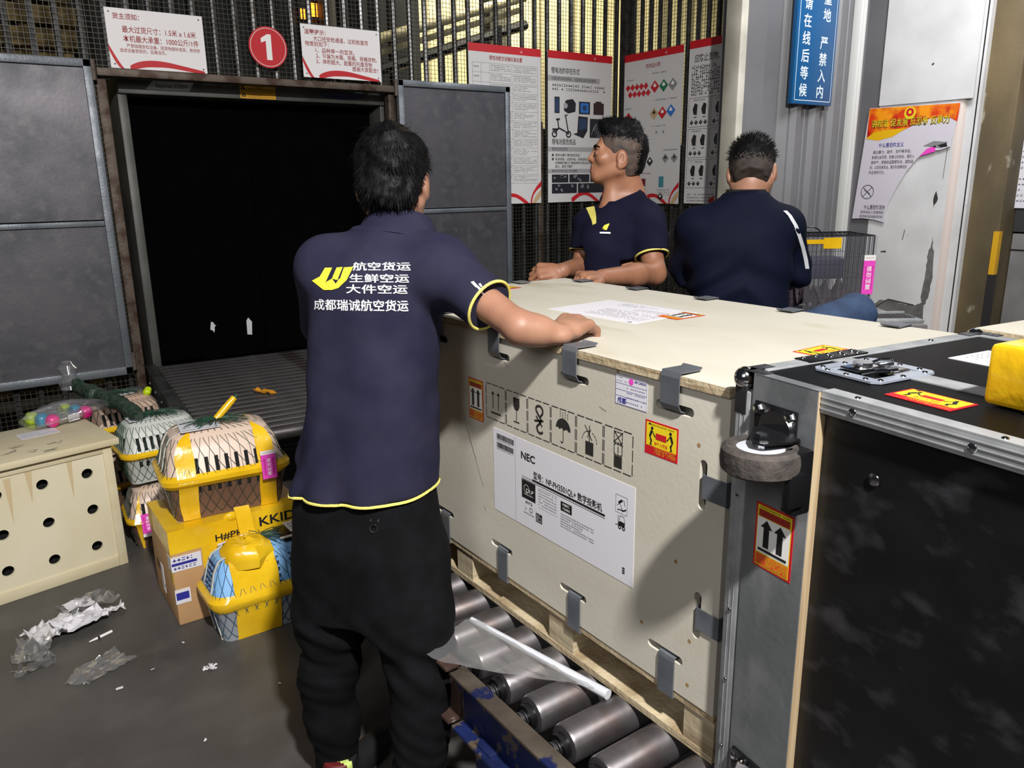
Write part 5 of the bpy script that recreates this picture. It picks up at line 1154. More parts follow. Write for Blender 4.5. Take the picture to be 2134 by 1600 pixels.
    def mesh(s, name, mats, parent=None, smooth_it=2, pick=None, origin=None, label=None):
        D = s.D; I = D < 0; nx, ny, nz = D.shape
        c = [I[dx:nx - 1 + dx, dy:ny - 1 + dy, dz:nz - 1 + dz] for dx in (0, 1) for dy in (0, 1) for dz in (0, 1)]
        tot = sum(x.astype(np.int8) for x in c); act = (tot > 0) & (tot < 8); idx = np.argwhere(act); m = len(idx)
        ids = np.full(act.shape, -1, np.int64); ids[act] = np.arange(m); V = np.zeros((m, 3)); cnt = np.zeros(m)
        off = [(dx, dy, dz) for dx in (0, 1) for dy in (0, 1) for dz in (0, 1)]; vals = [D[idx[:, 0] + o[0], idx[:, 1] + o[1], idx[:, 2] + o[2]] for o in off]
        for i in range(8):
            for j in range(i + 1, 8):
                if sum(abs(off[i][q] - off[j][q]) for q in range(3)) != 1: continue
                a, b = vals[i], vals[j]; x = (a < 0) != (b < 0); t = np.where(x, a / np.where(x, a - b, 1), 0)
                p = np.array(off[i]) + t[:, None] * (np.array(off[j]) - np.array(off[i])); V[x] += p[x]; cnt[x] += 1
        V = (V / cnt[:, None] + idx) * s.h + s.o; F = []
        for ax in range(3):
            u, v = [(1, 2), (2, 0), (0, 1)][ax]; sh = [slice(1, -1)] * 3; sh[ax] = slice(0, -1); sh2 = [slice(1, -1)] * 3; sh2[ax] = slice(1, None)
            A = I[tuple(sh)]; B = I[tuple(sh2)]; e = np.argwhere(A != B); fl = A[A != B]
            e = e + np.array([0 if q == ax else 1 for q in range(3)])
            du = np.eye(3, dtype=int)[u]; dv_ = np.eye(3, dtype=int)[v]; g = lambda w: ids[w[:, 0], w[:, 1], w[:, 2]]
            q = np.stack([g(e - du - dv_), g(e - dv_), g(e), g(e - du)], 1); q[~fl] = q[~fl][:, ::-1]; F.append(q)
        F = np.concatenate(F); F = F[(F >= 0).all(1)]
        for it in range(smooth_it):
            for lam in (.5, -.52):
                S_ = np.zeros_like(V); N_ = np.zeros(len(V))
                for i in range(4):
                    a, b = F[:, i], F[:, (i + 1) % 4]; np.add.at(S_, a, V[b]); np.add.at(N_, a, 1); np.add.at(S_, b, V[a]); np.add.at(N_, b, 1)
                V = V + lam * (S_ / np.maximum(N_, 1)[:, None] - V)
        s.V = V; s.F = F
        org = np.array(WM[parent.name].translation) if parent is not None else np.array(origin if origin is not None else (0, 0, 0))
        me = bpy.data.meshes.new(name); me.from_pydata((V - org).tolist(), [], F.tolist())
        for m_ in mats: me.materials.append(m_)
        if pick is not None: me.polygons.foreach_set('material_index', pick(V[F].mean(1)).astype(np.int32))
        me.polygons.foreach_set('use_smooth', [True] * len(F)); me.update()
        o = bpy.data.objects.new(name, me); col.objects.link(o); WM[o.name] = Matrix.Translation(Vector(org))
        if parent is not None: o.parent = parent; WM[o.name] = WM[parent.name].copy()
        else: o.location = org
        if label: o['label'] = label
        return o
    def bvh(s):
        from mathutils.bvhtree import BVHTree
        return BVHTree.FromPolygons(s.V.tolist(), s.F.tolist())
def nz3(P, f, seed=0):
    """cheap smooth noise on arrays"""
    x, y, z = (P[:, i] * f for i in range(3)); a = seed * 1.7
    return (np.sin(x * 1.3 + 1.7 * np.sin(y * .9 + a) + a) + np.sin(y * 1.1 + 1.9 * np.sin(z * 1.2 + a * 2)) + np.sin(z * 1.2 + 1.6 * np.sin(x * .8 + a * 3))) / 3
def axes(f, up=UP):
    f = Vector(f).normalized(); r_ = f.cross(up).normalized(); u = r_.cross(f); return r_, f, u       # right, forward, up
def head(S, c, f, up=UP, sc=1., face=True):
    """skull, face, ears; c = centre of the skull"""
    r_, f, u = axes(f, up); A = (r_, f, u); q = lambda x, y, z: c + (r_ * x + f * y + u * z) * sc
    S.el(q(0, -.008, .022), np.array((.072, .090, .082)) * sc, A, .01); S.el(q(0, .020, -.030), np.array((.060, .068, .075)) * sc, A, .03)
    S.el(q(0, .062, -.090), np.array((.028, .026, .022)) * sc, A, .022)                                    # chin
    for s_ in (-1, 1):
        S.rc(q(s_ * .052, -.005, -.055), q(s_ * .022, .062, -.085), .020 * sc, .018 * sc, .02)                 # jaw line
        S.el(q(s_ * .040, .062, -.025), np.array((.022, .018, .018)) * sc, A, .02)                             # cheekbone
        S.el(q(s_ * .074, -.008, -.018), np.array((.010, .020, .032)) * sc, (r_, (f * .95 - u * .25).normalized(), (u * .95 + f * .25).normalized()), .006)   # ear
        S.el(q(s_ * .083, -.004, -.012), np.array((.005, .009, .016)) * sc, A, .004, 'sub')
        S.rc(q(s_ * .075, -.005, -.046), q(s_ * .074, .002, -.040), .006 * sc, k=.006)
    if face:
        S.el(q(0, .074, -.050), np.array((.028, .017, .022)) * sc, A, .015); S.el(q(0, .072, -.080), np.array((.024, .014, .012)) * sc, A, .012)
        S.rc(q(-.034, .074, .012), q(.034, .074, .012), .012 * sc, k=.018)                                     # brow
        for s_ in (-1, 1): S.el(q(s_ * .032, .090, -.008), np.array((.017, .012, .010)) * sc, A, .008, 'sub'); S.el(q(s_ * .031, .079, -.008), np.array((.012, .011, .009)) * sc, A, .003)
        S.rc(q(0, .086, .004), q(0, .101, -.032), .007 * sc, .009 * sc, .010)                                  # nose bridge to tip
        for s_ in (-1, 1): S.el(q(s_ * .011, .091, -.035), np.array((.008, .009, .007)) * sc, A, .006)
        S.rc(q(-.016, .086, -.0575), q(.016, .086, -.0575), .0075 * sc, k=.006); S.rc(q(-.014, .086, -.0705), q(.014, .086, -.0705), .0075 * sc, k=.006)   # lips
        S.rc(q(-.022, .096, -.064), q(.022, .096, -.064), .0035 * sc, k=.003, op='sub')
    return q
def hand(S, w, d, n, side, curl=(.5, .7, .5), spread=.12, thumb=.7, sc=1.):
    """w wrist, d pointing direction, n back-of-hand normal, side +1/-1 = which way (d x n) the thumb lies"""
    d = Vector(d).normalized(); n = (Vector(n) - d * Vector(n).dot(d)).normalized(); x = d.cross(n) * side; L_ = lambda a, b, c: w + (d * a + x * b + n * c) * sc
    S.rc(L_(0, 0, 0), L_(.03, 0, 0), .024 * sc, .026 * sc, .012, (n, .62)); S.rc(L_(.035, .016, 0), L_(.078, .024, .002), .017 * sc, .014 * sc, .012, (n, .8)); S.rc(L_(.035, -.014, 0), L_(.074, -.024, 0), .018 * sc, .013 * sc, .012, (n, .8)); S.rc(L_(.03, 0, .001), L_(.08, 0, .003), .019 * sc, .014 * sc, .012, (n, .8))
    for i, (b, ln, a0) in enumerate(((.028, .072, .078), (.010, .080, .084), (-.009, .075, .081), (-.027, .060, .074))):
        p = L_(a0, b, .003 - .002 * abs(i - 1)); yaw = spread * (1.2 - i * .8); th = 0.; r_ = .0088 - .0006 * (i == 3)
        for j, fr in enumerate((.46, .31, .23)):
            th += curl[j] * (1 + .08 * i); dd = (d * math.cos(yaw) + x * math.sin(yaw)) * math.cos(th) - n * math.sin(th); e = p + dd * (ln * fr * sc); S.rc(p, e, r_ * sc, (r_ - .0008) * sc, .004); p = e; r_ -= .0008
    p = L_(.022, .026, -.004); dd = d * math.cos(thumb) + x * math.sin(thumb) - n * .25
    e = p + dd.normalized() * .036 * sc; S.rc(p, e, .0125 * sc, .0105 * sc, .008); d2 = (dd + d * .5 - n * .25).normalized(); e2 = e + d2 * .030 * sc; S.rc(e, e2, .0102 * sc, .0092 * sc, .004); S.rc(e2, e2 + (d2 + d * .3).normalized() * .022 * sc, .0092 * sc, .0078 * sc, .004)
def foot(S, ank, f, r_=.032):
    f = Vector(f).normalized(); h = Vector((ank[0], ank[1], .0)); S.rc(ank, h + Vector((0, 0, .045)), r_, .034, .015); S.rc(h - f * .03 + UP * .032, h + f * .13 + UP * .024, .031, .022, .015)
def shoe(name, ank, f, parent, m0, acc=None):
    f = Vector(f).normalized(); h = Vector((ank[0], ank[1], 0)); S = Sculpt(h - Vector((.22, .22, .01)), h + Vector((.22, .22, .16)), .005)
    S.rc(h - f * .035 + UP * .045, h + f * .15 + UP * .034, .044, .036, .02); S.rc(h + UP * .05 - f * .02, h + UP * .095 - f * .015, .042, .044, .015); S.cut(h + UP * .002, (0, 0, -1)); S.cut(h + UP * .108, (0, 0, 1))
    fn = None
    if acc:
        hv = np.array(h); fv = np.array(f); fn = lambda C: np.where(C[:, 2] < .018, 1, np.where(((C - hv) @ fv < -.035) & (C[:, 2] > .05), 2, np.where(((C - hv) @ fv < -.02) & (C[:, 2] > .05), 3, 0)))
    return S.mesh(name, [m0] + (acc or []), parent, 2, fn)
def bands(S, f, c, a0, w): pass
SKIN = mat('skin', (156, 115, 93), .5, 0, (144, 102, 82), 14, 4, .35, .65, .03, 220); SKIN.node_tree.nodes['Principled BSDF'].inputs['Subsurface Weight'].default_value = .08
SKIN2 = mat('tan_skin', (160, 112, 86), .5, 0, (144, 98, 74), 12, 4, .35, .65, .03, 220)
NAVY = mat('faded_navy_polo', (33, 33, 52), .9, 0, (44, 43, 60), 9, 6, .35, .7, .10, 260, spec=.1)
NAVY2 = mat('navy_polo', (20, 20, 38), .9, 0, (26, 26, 44), 9, 5, .35, .7, .08, 260, spec=.08)
PIPING = flat('yellow_piping', (222, 210, 108), .6); DENIMB = mat('black_denim', (12, 12, 14), .85, 0, (18, 18, 21), 18, 5, .4, .7, .15, 180, spec=.1)
HAIR = mat('black_hair', (10, 10, 11), .55, 0, (16, 15, 16), 60, 3, .4, .6, spec=.12)
STUB = mat('cropped_hair', (84, 68, 60), .7, 0, (54, 44, 40), 30, 5, .35, .65)
JACK = mat('navy_jacket', (10, 15, 32), .75, 0, (13, 18, 36), 8, 4, .35, .7, .06, 160, spec=.1); JEAN = mat('blue_jeans', (50, 72, 104), .8, 0, (38, 56, 86), 20, 5, .35, .65, .1, 160)
def strands(parent, bvh_pts, n, ln, dirfn, w=.0022, seed=0, mat_=None, name='hair_strands'):
    q = random.Random(seed); m = MB(mat_ or HAIR)
    for k in range(n):
        p, nm = bvh_pts[q.randrange(len(bvh_pts))]; d = dirfn(p, nm, q); s_ = Vector(nm).cross(d); 
        if s_.length < 1e-4: continue
        s_ = s_.normalized() * w * q.uniform(.6, 1.2); l = ln * q.uniform(.5, 1.2); p0 = Vector(p) - Vector(nm) * .004; p1 = p0 + d * l * .5 + Vector(nm) * l * .12; p2 = p0 + d * l - Vector(nm) * l * .02
        m.add([p0 - s_, p0 + s_, p1 + s_ * .7, p1 - s_ * .7, p2], [(0, 1, 2, 3), (3, 2, 4)])
    return m.build(name, parent, smooth=True)
def cap_points(S, cond):
    V, F = S.V, S.F; C = V[F].mean(1); N = np.cross(V[F[:, 2]] - V[F[:, 0]], V[F[:, 3]] - V[F[:, 1]]); N /= np.maximum(np.linalg.norm(N, axis=1), 1e-9)[:, None]
    ok = cond(C); return [(Vector(c), Vector(n)) for c, n in zip(C[ok], N[ok])]
def wrap(mb_pts, faces, bvh, O_, X, Y, nrm, off, m):
    """lay flat artwork (metres) onto a sculpted surface along -nrm"""
    vs = []
    for x, y in mb_pts:
        p = O_ + X * x + Y * y; hit = bvh.ray_cast(p + nrm * .25, -nrm); vs.append((hit[0] if hit[0] is not None else p) + nrm * off)
    m.add(vs, faces)
def collar(parent, c, ax, fwd, r1, r2, hgt, m0, openf=.0, name='collar', drop=.035):
    """fold-over collar ring round the neck"""
    ax = Vector(ax).normalized(); fwd = (Vector(fwd) - ax * Vector(fwd).dot(ax)).normalized(); x = fwd.cross(ax); m = MB(m0); n = 40; rs = []
    for rr_, z in ((r1 * 1.0, -.02), (r1 * 1.0, hgt), (r1 + .004, hgt + .004), (r1 + (r2 - r1) * .5, hgt * .45), (r2, -drop), (r2 - .004, -drop - .003), (r1 + .006, hgt * .2)):
        ring = []
        for j in range(n + 1):
            a = openf + (2 * math.pi - 2 * openf) * j / n; fr = math.cos(a); k = 1 - .10 * abs(math.sin(a)); ring.append(c + (fwd * math.cos(a) * rr_ * 1.05 + x * math.sin(a) * rr_ * 1.02) + ax * (z - (.030 * max(0, fr) ** 2 if z < hgt else .018 * max(0, fr) ** 2)))
        rs.append(ring)
    m.rings(rs, cap=False, closed=False); return m.build(name, parent)
def ring_piping(parent, c, n_, rx, ry, xdir, r_=.0035, name='sleeve_piping', m0=None):
    n_ = Vector(n_).normalized(); x = (Vector(xdir) - n_ * Vector(xdir).dot(n_)).normalized(); y = n_.cross(x)
    return MB(m0 or PIPING).tube([c + x * rx * math.cos(2 * math.pi * i / 36) + y * ry * math.sin(2 * math.pi * i / 36) for i in range(36)], r_, 8, closed=True).build(name, parent)
# ------------------------------------------------------------------ person pushing the crate, seen from behind
F1 = (FWD * .92 + RGT * .38).normalized(); R1 = F1.cross(UP)
hc = at(820, 372, 1.79); c7 = at(812, 480, 1.73); shL = at(684, 556, 1.755); shR = at(918, 562, 1.675); elR = at(1084, 683, 1.515); wrR = at(1166, 697, 1.535)
hipL = at(700, 1110, 1.72); hipR = at(846, 1110, 1.655); knL = at(688, 1385, 1.70); knR = at(872, 1375, 1.585); anL = at(705, 1575, 1.715); anR = at(868, 1640, 1.545); anL.z = .09; anR.z = .09
elL = at(682, 720, 1.95); wrL = at(800, 760, 2.03); org = (hipL.x * .5 + hipR.x * .5, hipL.y * .5 + hipR.y * .5, 0)
S = Sculpt((.38, 1.0, -.005), (1.28, 2.05, 1.68), .0045)
HF1 = (FWD * .97 + RGT * .10 - UP * .30).normalized()
q1 = head(S, hc, HF1, (UP * .95 + FWD * .3).normalized(), 1.0)
S.rc(c7 - UP * .03 + F1 * .02, hc - UP * .05, .056, .052, .02); S.rc((hipL + hipR) / 2 + UP * .05, c7 - UP * .14 + F1 * .03, .085, .09, .04, (F1, .8)); S.rc(shL, shR, .05, k=.04); S.rc(hipL, hipR, .06, k=.03)
S.rc(shR, elR, .042, .031, .02); S.rc(elR, elR.lerp(wrR, .45), .0315, .030, .02); S.rc(elR.lerp(wrR, .4), wrR, .030, .0235, .02, (UP, .92)); S.rc(shL, elL, .046, .038, .02); S.rc(elL, wrL, .038, .027, .02)
tipd = (at(1226, 650, 1.66) - wrR); tipd.z = .020
hand(S, wrR, tipd, UP + RGT * .1, -1, (.50, .65, .40), .20, .80, 1.12)
hand(S, wrL, (F1 + UP * .1), UP, 1, (.35, .4, .3))
for h_, k_, a_ in ((hipL, knL, anL), (hipR, knR, anR)): S.rc(h_, k_, .058, .042, .02); S.rc(k_, a_, .042, .031, .02); foot(S, a_, F1)
p1 = S.mesh('person', [SKIN], origin=org)
tag(p1, 'person in navy polo with printed back and black trousers, leaning a hand on the crate', 'person')
hq = q1
# polo
SH = Sculpt((.38, 1.0, .62), (1.28, 2.1, 1.56), .0055)
def row(y, xl, xr, s, b): c = at((xl + xr) / 2, y, s); w = (xr - xl) / 2 * (c - Vector((0, 0, CAM_H))).dot(_f) / 1622.7; return (c + F1 * .0, w * 1.02, b)
rows = [row(1052, 610, 914, 1.70, .132), row(1000, 613, 912, 1.70, .130), row(940, 624, 911, 1.70, .124), row(860, 640, 911, 1.70, .116), row(780, 644, 912, 1.705, .112), row(700, 642, 914, 1.715, .116), row(640, 646, 916, 1.725, .122), row(580, 652, 918, 1.73, .124), row(545, 668, 914, 1.735, .112), row(520, 692, 900, 1.74, .092), row(497, 735, 880, 1.745, .070), row(478, 760, 868, 1.75, .062)]
SH.stack(rows, R1, F1, .03, 2.5)
SH.rc(shL + UP * .0, shL.lerp(elL, .15), .060, .062, .05); SH.rc(shR - R1 * .02, shR + R1 * .0 - UP * .01, .066, .066, .045); SH.rc(shL, shL.lerp(elL, .75), .062, .066, .03)
cuR = shR.lerp(elR, .63); dR = (elR - shR).normalized(); SH.rc(shR, cuR + dR * .06, .062, .054, .04)
SH.rc(c7 - UP * .05, shR, .050, .052, .05); SH.rc(c7 - UP * .05, shL, .050, .052, .05)
SH.cutlocal(cuR, dR, .15); SH.cutlocal(shL.lerp(elL, .75), elL - shL, .12)
SH.cut(at(760, 1034, 1.62), -UP + RGT * .06)
def wr1(P):
    z = P[:, 2]; lx = P @ np.array(R1); low = np.clip((1.15 - z) / .4, 0, 1)
    f = .0035 * np.sin(lx * 60 + z * 22 + 2 * np.sin(z * 9)) * low + .0042 * nz3(P, 24, 1) + .0085 * np.clip((P @ np.array(-R1) - (np.array(hipL) @ np.array(-R1)) + .05) / .1, 0, 1) * np.sin((z * 1. - lx * 1.6) * 55) * low
    return f
SH.disp(wr1, (.3, .9, .6), (1.4, 2.2, 1.6))
SH.mesh('polo_shirt', [NAVY], p1); bv = SH.bvh()
ring_piping(p1, cuR + dR * .001, dR, .0553, .0545, UP, .0032); 
# hem piping follows the lower edge of the shirt
hemP = at(760, 1034, 1.62); hemN = (-UP + RGT * .06).normalized()
hz = [] if 1 else sorted([(math.atan2((v - c).dot(F1), (v - c).dot(R1)), v) for c in [Vector(rows[0][0])] for v in [Vector(x) for x in SH.V] if abs((v - at(760, 1034, 1.62)).dot((-UP + RGT * .06).normalized())) < .0022], key=lambda t: t[0])

cc = Vector(rows[0][0]); cc -= hemN * ((cc - hemP).dot(hemN) + .004); hem = []
for i in range(72):
    a = 2 * math.pi * i / 72; d = R1 * math.cos(a) + F1 * math.sin(a); d = (d - hemN * d.dot(hemN)).normalized(); h_ = bv.ray_cast(cc + d * .45, -d)
    if h_[0] is not None: hem.append(h_[0] + hemN * .003)
MB(PIPING).tube([v - UP * .002 for v in hem], .0034, 6, closed=True).build('hem_piping', p1)
collar(p1, c7 + F1 * .045 - UP * .005, UP * .93 + F1 * .36, F1, .062, .096, .030, NAVY, .35, drop=.030)
# print on the back
nb_ = (Vector((0, 0, CAM_H)) - at(750, 600, 1.6)).normalized(); Xb = RGT; Xb = (Xb - nb_ * Xb.dot(nb_)).normalized(); Yb = nb_.cross(Xb) * 1.0
Ob = bv.ray_cast(Vector((0, 0, CAM_H)), (at(750, 600, 1.6) - Vector((0, 0, CAM_H))).normalized())[0]
def bp(px, py): 
    d = at(px, py, 1.60) - Vector((0, 0, CAM_H)); t_ = (Ob - Vector((0, 0, CAM_H))).dot(nb_) / d.dot(nb_); p = Vector((0, 0, CAM_H)) + d * t_ - Ob; return p.dot(Xb), p.dot(Yb)
m = MB(flat('shirt_print_white', (226, 226, 230)))
for s_, xa, ya, xb_, hpx in (('航空货运', 735, 563, 855, 19), ('生鲜空运', 728, 588, 852, 19), ('大件空运', 721, 611, 849, 20), ('成都瑞诚航空货运', 650, 647, 851, 25)):
    v, f = text_geo(s_, .013); x0 = min(p[0] for p in v); x1 = max(p[0] for p in v); A_ = bp(xa, ya); B_ = bp(xb_, ya + 1); w_ = B_[0] - A_[0]; h_ = bp(xa, ya - hpx)[1] - A_[1]
    wrap([(A_[0] + (a - x0) / (x1 - x0) * w_ + .0, A_[1] + (B_[1] - A_[1]) * (a - x0) / (x1 - x0) + (b + .08) * h_) for a, b in v], f, bv, Ob, Xb, Yb, nb_, .0022, m)
m.build('back_print', p1)
m = MB(flat('shirt_print_yellow', (236, 224, 60)))
def strip(pts, n=6):
    """closed outline split into a fan of small quads"""
    (a, b, c, d) = pts; vs = []; fs = []
    for i in range(n + 1):
        for j in range(n + 1): u, w_ = i / n, j / n; P_ = Vector(a).lerp(Vector(b), u).lerp(Vector(d).lerp(Vector(c), u), w_); vs.append((P_.x, P_.y))
    return vs, [(i * (n + 1) + j, (i + 1) * (n + 1) + j, (i + 1) * (n + 1) + j + 1, i * (n + 1) + j + 1) for i in range(n) for j in range(n)]
for quad in (((645, 584), (672, 604), (690, 604), (663, 575)), ((663, 575), (674, 556), (690, 556), (676, 588)), ((676, 588), (690, 604), (704, 598), (690, 580)), ((690, 580), (700, 556), (713, 555), (702, 583)), ((690, 604), (704, 600), (722, 583), (706, 580)), ((708, 580), (716, 556), (736, 555), (722, 583))):
    v, f = strip([bp(*p) for p in quad]); wrap(v, f, bv, Ob, Xb, Yb, nb_, .0022, m)
m.build('back_logo', p1)
nS = (-_f + UP * .25).normalized(); m = MB(K['shirt_print_white']); ps = at(988, 578, 1.5); 
for quad in (((-.010, .012), (-.004, .014), (.006, .0), (.001, -.002)), ((.001, .0), (.006, .001), (.018, -.012), (.012, -.013)), ((.006, .006), (.010, .008), (.014, .0), (.011, -.002))):
    v, f = strip(quad, 3); wrap(v, f, bv, ps, _r2, _u2, nS, .002, m)
m.build('sleeve_print', p1)
# trousers
TR = Sculpt((.35, 1.2, .02), (1.05, 2.0, .92), .0055)
TR.stack([row(1270, 640, 922, 1.67, .105), row(1200, 624, 930, 1.685, .122), row(1120, 612, 926, 1.69, .128), row(1050, 612, 914, 1.70, .122), row(1000, 622, 908, 1.70, .115)], R1, F1, .03, 2.5)
for legs in (((700, 1170, 1.71, 82), (690, 1280, 1.705, 66), (686, 1400, 1.705, 53), (694, 1500, 1.715, 48), (704, 1585, 1.715, 41)), ((848, 1170, 1.655, 84), (858, 1290, 1.61, 76), (874, 1400, 1.585, 60), (876, 1500, 1.57, 55), (870, 1650, 1.55, 55))):
    L_ = [(at(x, y, s), w * (at(x, y, s) - Vector((0, 0, CAM_H))).dot(_f) / 1622.7) for x, y, s, w in legs]
    L_[-1][0].z = max(.055, L_[-1][0].z)
    for (a, r_), (b, r2) in zip(L_, L_[1:]): TR.rc(a, b, r_, r2, .045)
TR.cut(Vector((0, 0, .035)), (0, 0, -1)); TR.cut(at(760, 1000, 1.7), UP)
def wr2(P):
    z = P[:, 2]; calf = np.clip((.62 - z) / .3, 0, 1); kn = np.exp(-((z - .47) / .1) ** 2)
    return .0022 * np.sin(z * 140 + 5 * nz3(P, 11, 2) + P @ np.array(R1) * 45) * calf * (.6 + .4 * nz3(P, 9, 5)) + .0055 * nz3(P, 20, 3) * (.5 + calf) + .0035 * np.sin(z * 75 + P @ np.array(R1) * 60 + 3 * nz3(P, 8, 6)) * kn
TR.disp(wr2, (.2, 1.1, .0), (1.2, 2.1, .95)); TR.mesh('trousers', [DENIMB], p1); bt = TR.bvh()
nt_ = -FWD; ptp = at(785, 1085, 1.6); hit = bt.ray_cast(ptp - FWD * .3, FWD)[0] or ptp
MB(CHROME, frame(hit - FWD * .002, RGT, UP)).tube([(.0085 * math.cos(i * .3142), .0085 * math.sin(i * .3142), .0015) for i in range(20)], .0014, 6, closed=True).build('pocket_ring', p1)
for px in (778, 793): h2 = bt.ray_cast(at(px, 1070, 1.6) - FWD * .3, FWD)[0] or ptp; MB(CHROME).box(h2 - Vector((.0016, .0016, .003)), h2 + Vector((.0016, .0016, .003)), .0008).build('rivet', p1)
shoe('shoe', anL + RGT * .022 - F1 * .012, F1 + RGT * .1, p1, flat('shoe_black', (22, 22, 24)), [WHITE, flat('heel_red', (92, 18, 20)), flat('heel_lime', (196, 216, 120))]); shoe('shoe', anR, F1, p1, flat('shoe_black', (22, 22, 24)), [WHITE, flat('heel_red', (92, 18, 20)), flat('heel_lime', (196, 216, 120))])
# hair
Rh, Fh, Uh = axes(HF1, (UP * .95 + FWD * .3).normalized())
HS = Sculpt(hc - Vector((.16, .16, .17)), hc + Vector((.16, .16, .18)), .0045)
HS.el(hq(0, -.010, .034), (.078, .096, .082), (Rh, Fh, Uh), .02); HS.el(hq(0, -.034, -.012), (.070, .074, .070), (Rh, Fh, Uh), .03); HS.rc(hq(-.03, -.060, -.050), hq(.03, -.060, -.050), .030, k=.03)
for s_ in (-1, 1): HS.el(hq(s_ * .084, .004, -.022), (.016, .028, .036), (Rh, Fh, Uh), .01, 'sub')
HS.cut(hq(0, .072, .0), (Fh * .9 + Uh * -.35)); HS.disp(lambda P: .0060 * nz3(P, 62, 5) + .003 * nz3(P, 140, 8), hc - Vector((.2, .2, .2)), hc + Vector((.2, .2, .2)))
HS.mesh('hair', [HAIR], p1, 1)
cp = cap_points(HS, lambda C: np.ones(len(C), bool)); crown = hq(.0, -.06, .085)
def hd(p, n, q):
    t = (p - crown); t = t - n * t.dot(n); t = t.normalized() if t.length > 1e-4 else Rh; return (t * .75 - Uh * .35 + n * q.uniform(.1, .75) + Vector((q.uniform(-.4, .4), q.uniform(-.4, .4), q.uniform(-.3, .3)))).normalized()
strands(p1, cp, 3600, .026, hd, .0010, 3)

# ------------------------------------------------------------------ person with cropped hair, facing left behind the crate
FT2 = (-RGT * .80 - FWD * .60).normalized(); RT2 = FT2.cross(UP); FH2 = (-RGT * .985 + FWD * .04 + UP * .17).normalized()
g2 = 3.02
hc = at(1290, 322, g2); c7 = at(1322, 418, g2 + .03); chest = at(1296, 500, g2); shN = at(1348, 462, g2 - .06); shF = at(1228, 470, g2 + .06)
elN = at(1364, 570, g2 - .16); wrN = at(1254, 578, g2 - .36); elF = at(1214, 556, g2 + .02); wrF = at(1172, 564, g2 - .18)
hipc = at(1296, 500, g2) ; hipc.z = .90; org = (hipc.x, hipc.y, 0)
fl = Vector((hipc.x, hipc.y, .09)) + RT2 * .10; fr = Vector((hipc.x, hipc.y, .09)) - RT2 * .10
S = Sculpt((1.58, 1.80, -.005), (2.40, 2.72, 1.78), .0041)
q2 = head(S, hc, FH2, UP, 1.03)
S.rc(c7 - UP * .03, hc - UP * .05 - FH2 * .014, .060, .054, .02); S.rc(at(1268, 425, g2 - .02) - UP * .02, hc - UP * .075 + FH2 * .008, .034, .034, .03); S.rc(hipc, chest + UP * .06, .10, .105, .04, (FT2, .8)); S.rc(shN, shF, .055, k=.04); S.rc(hipc - RT2 * .08, hipc + RT2 * .08, .09, k=.03)
S.rc(shN, elN, .048, .040, .02); S.rc(elN, elN.lerp(wrN, .4), .041, .039, .02); S.rc(elN.lerp(wrN, .35), wrN, .039, .028, .02); S.rc(shF, elF, .048, .041, .02); S.rc(elF, wrF, .041, .028, .02)
hand(S, wrN, (wrN - elN) + UP * .02 + FWD * .04, UP * 1.0 - FWD * .3, -1, (1.0, 1.1, .7), .08, .5, 1.08); hand(S, wrF, (-RGT * .9 - FWD * .2 + UP * .0), UP * .7 - FWD * .7, -1, (.8, 1.0, .7), .10, .6, 1.08)
for a in (fl, fr): k_ = Vector((a.x, a.y, .50)) + FT2 * .02; S.rc(Vector((a.x, a.y, .88)), k_, .075, .052, .02); S.rc(k_, a, .052, .034, .02); foot(S, a, FT2)
lip = np.array(q2(0, .090, -.065))
p2 = S.mesh('person', [SKIN2, flat('lip', (140, 82, 70))], origin=org, smooth_it=1, pick=lambda C: (np.linalg.norm((C - lip) * np.array((1, 1, 1.5)), axis=1) < .024).astype(int))
tag(p2, 'person with cropped hair in a navy polo, facing left, hands at the far crate corner', 'person')
SH = Sculpt((1.55, 1.7, .80), (2.5, 2.8, 1.52), .0055)
def row2(y, xl, xr, s, b): c = at((xl + xr) / 2, y, s); w = (xr - xl) / 2 * (c - Vector((0, 0, CAM_H))).dot(_f) / 1622.7; return (c, w * 1.04, b)
r0_ = row2(620, 1216, 1350, g2, .125); bot = (Vector((r0_[0].x, r0_[0].y, .84)), .175, .125)
rows = [bot, row2(600, 1214, 1350, g2, .122), row2(560, 1212, 1356, g2, .122), row2(520, 1206, 1364, g2, .126), row2(480, 1210, 1366, g2, .124), row2(455, 1222, 1362, g2, .108), row2(436, 1244, 1350, g2, .085), row2(420, 1262, 1342, g2 + .01, .07)]
SH.stack(rows, (RGT * .97 + FWD * .1).normalized(), (FWD * .97 - RGT * .1).normalized(), .03, 2.4)
SH.rc(c7 - UP * .05, shN, .055, .06, .05); SH.rc(c7 - UP * .06, shF, .05, .055, .05)
cuN = shN.lerp(elN, .66); dN = (elN - shN).normalized(); SH.rc(shN, cuN + dN * .06, .068, .060, .03); cuF = shF.lerp(elF, .62); dF = (elF - shF).normalized(); SH.rc(shF, cuF + dF * .06, .064, .060, .03)
SH.cutlocal(cuN, dN, .12); SH.cutlocal(cuF, dF, .10); SH.disp(lambda P: .004 * nz3(P, 24, 4) + .002 * np.sin(P[:, 2] * 60 + P[:, 0] * 50), (1.4, 1.6, .7), (2.6, 2.9, 1.6))
SH.mesh('polo_shirt', [NAVY2], p2); bv = SH.bvh()
ring_piping(p2, cuN, dN, .061, .060, UP + RGT, .004); ring_piping(p2, cuF, dF, .060, .059, UP + RGT, .004)
collar(p2, c7 - UP * .004 + FT2 * .042 - RGT * .020, UP * .96 + FT2 * .28, FT2 * .9 - RGT * .3, .072, .104, .032, NAVY2, .42, drop=.034)
m = MB(PIPING); nv = -_f
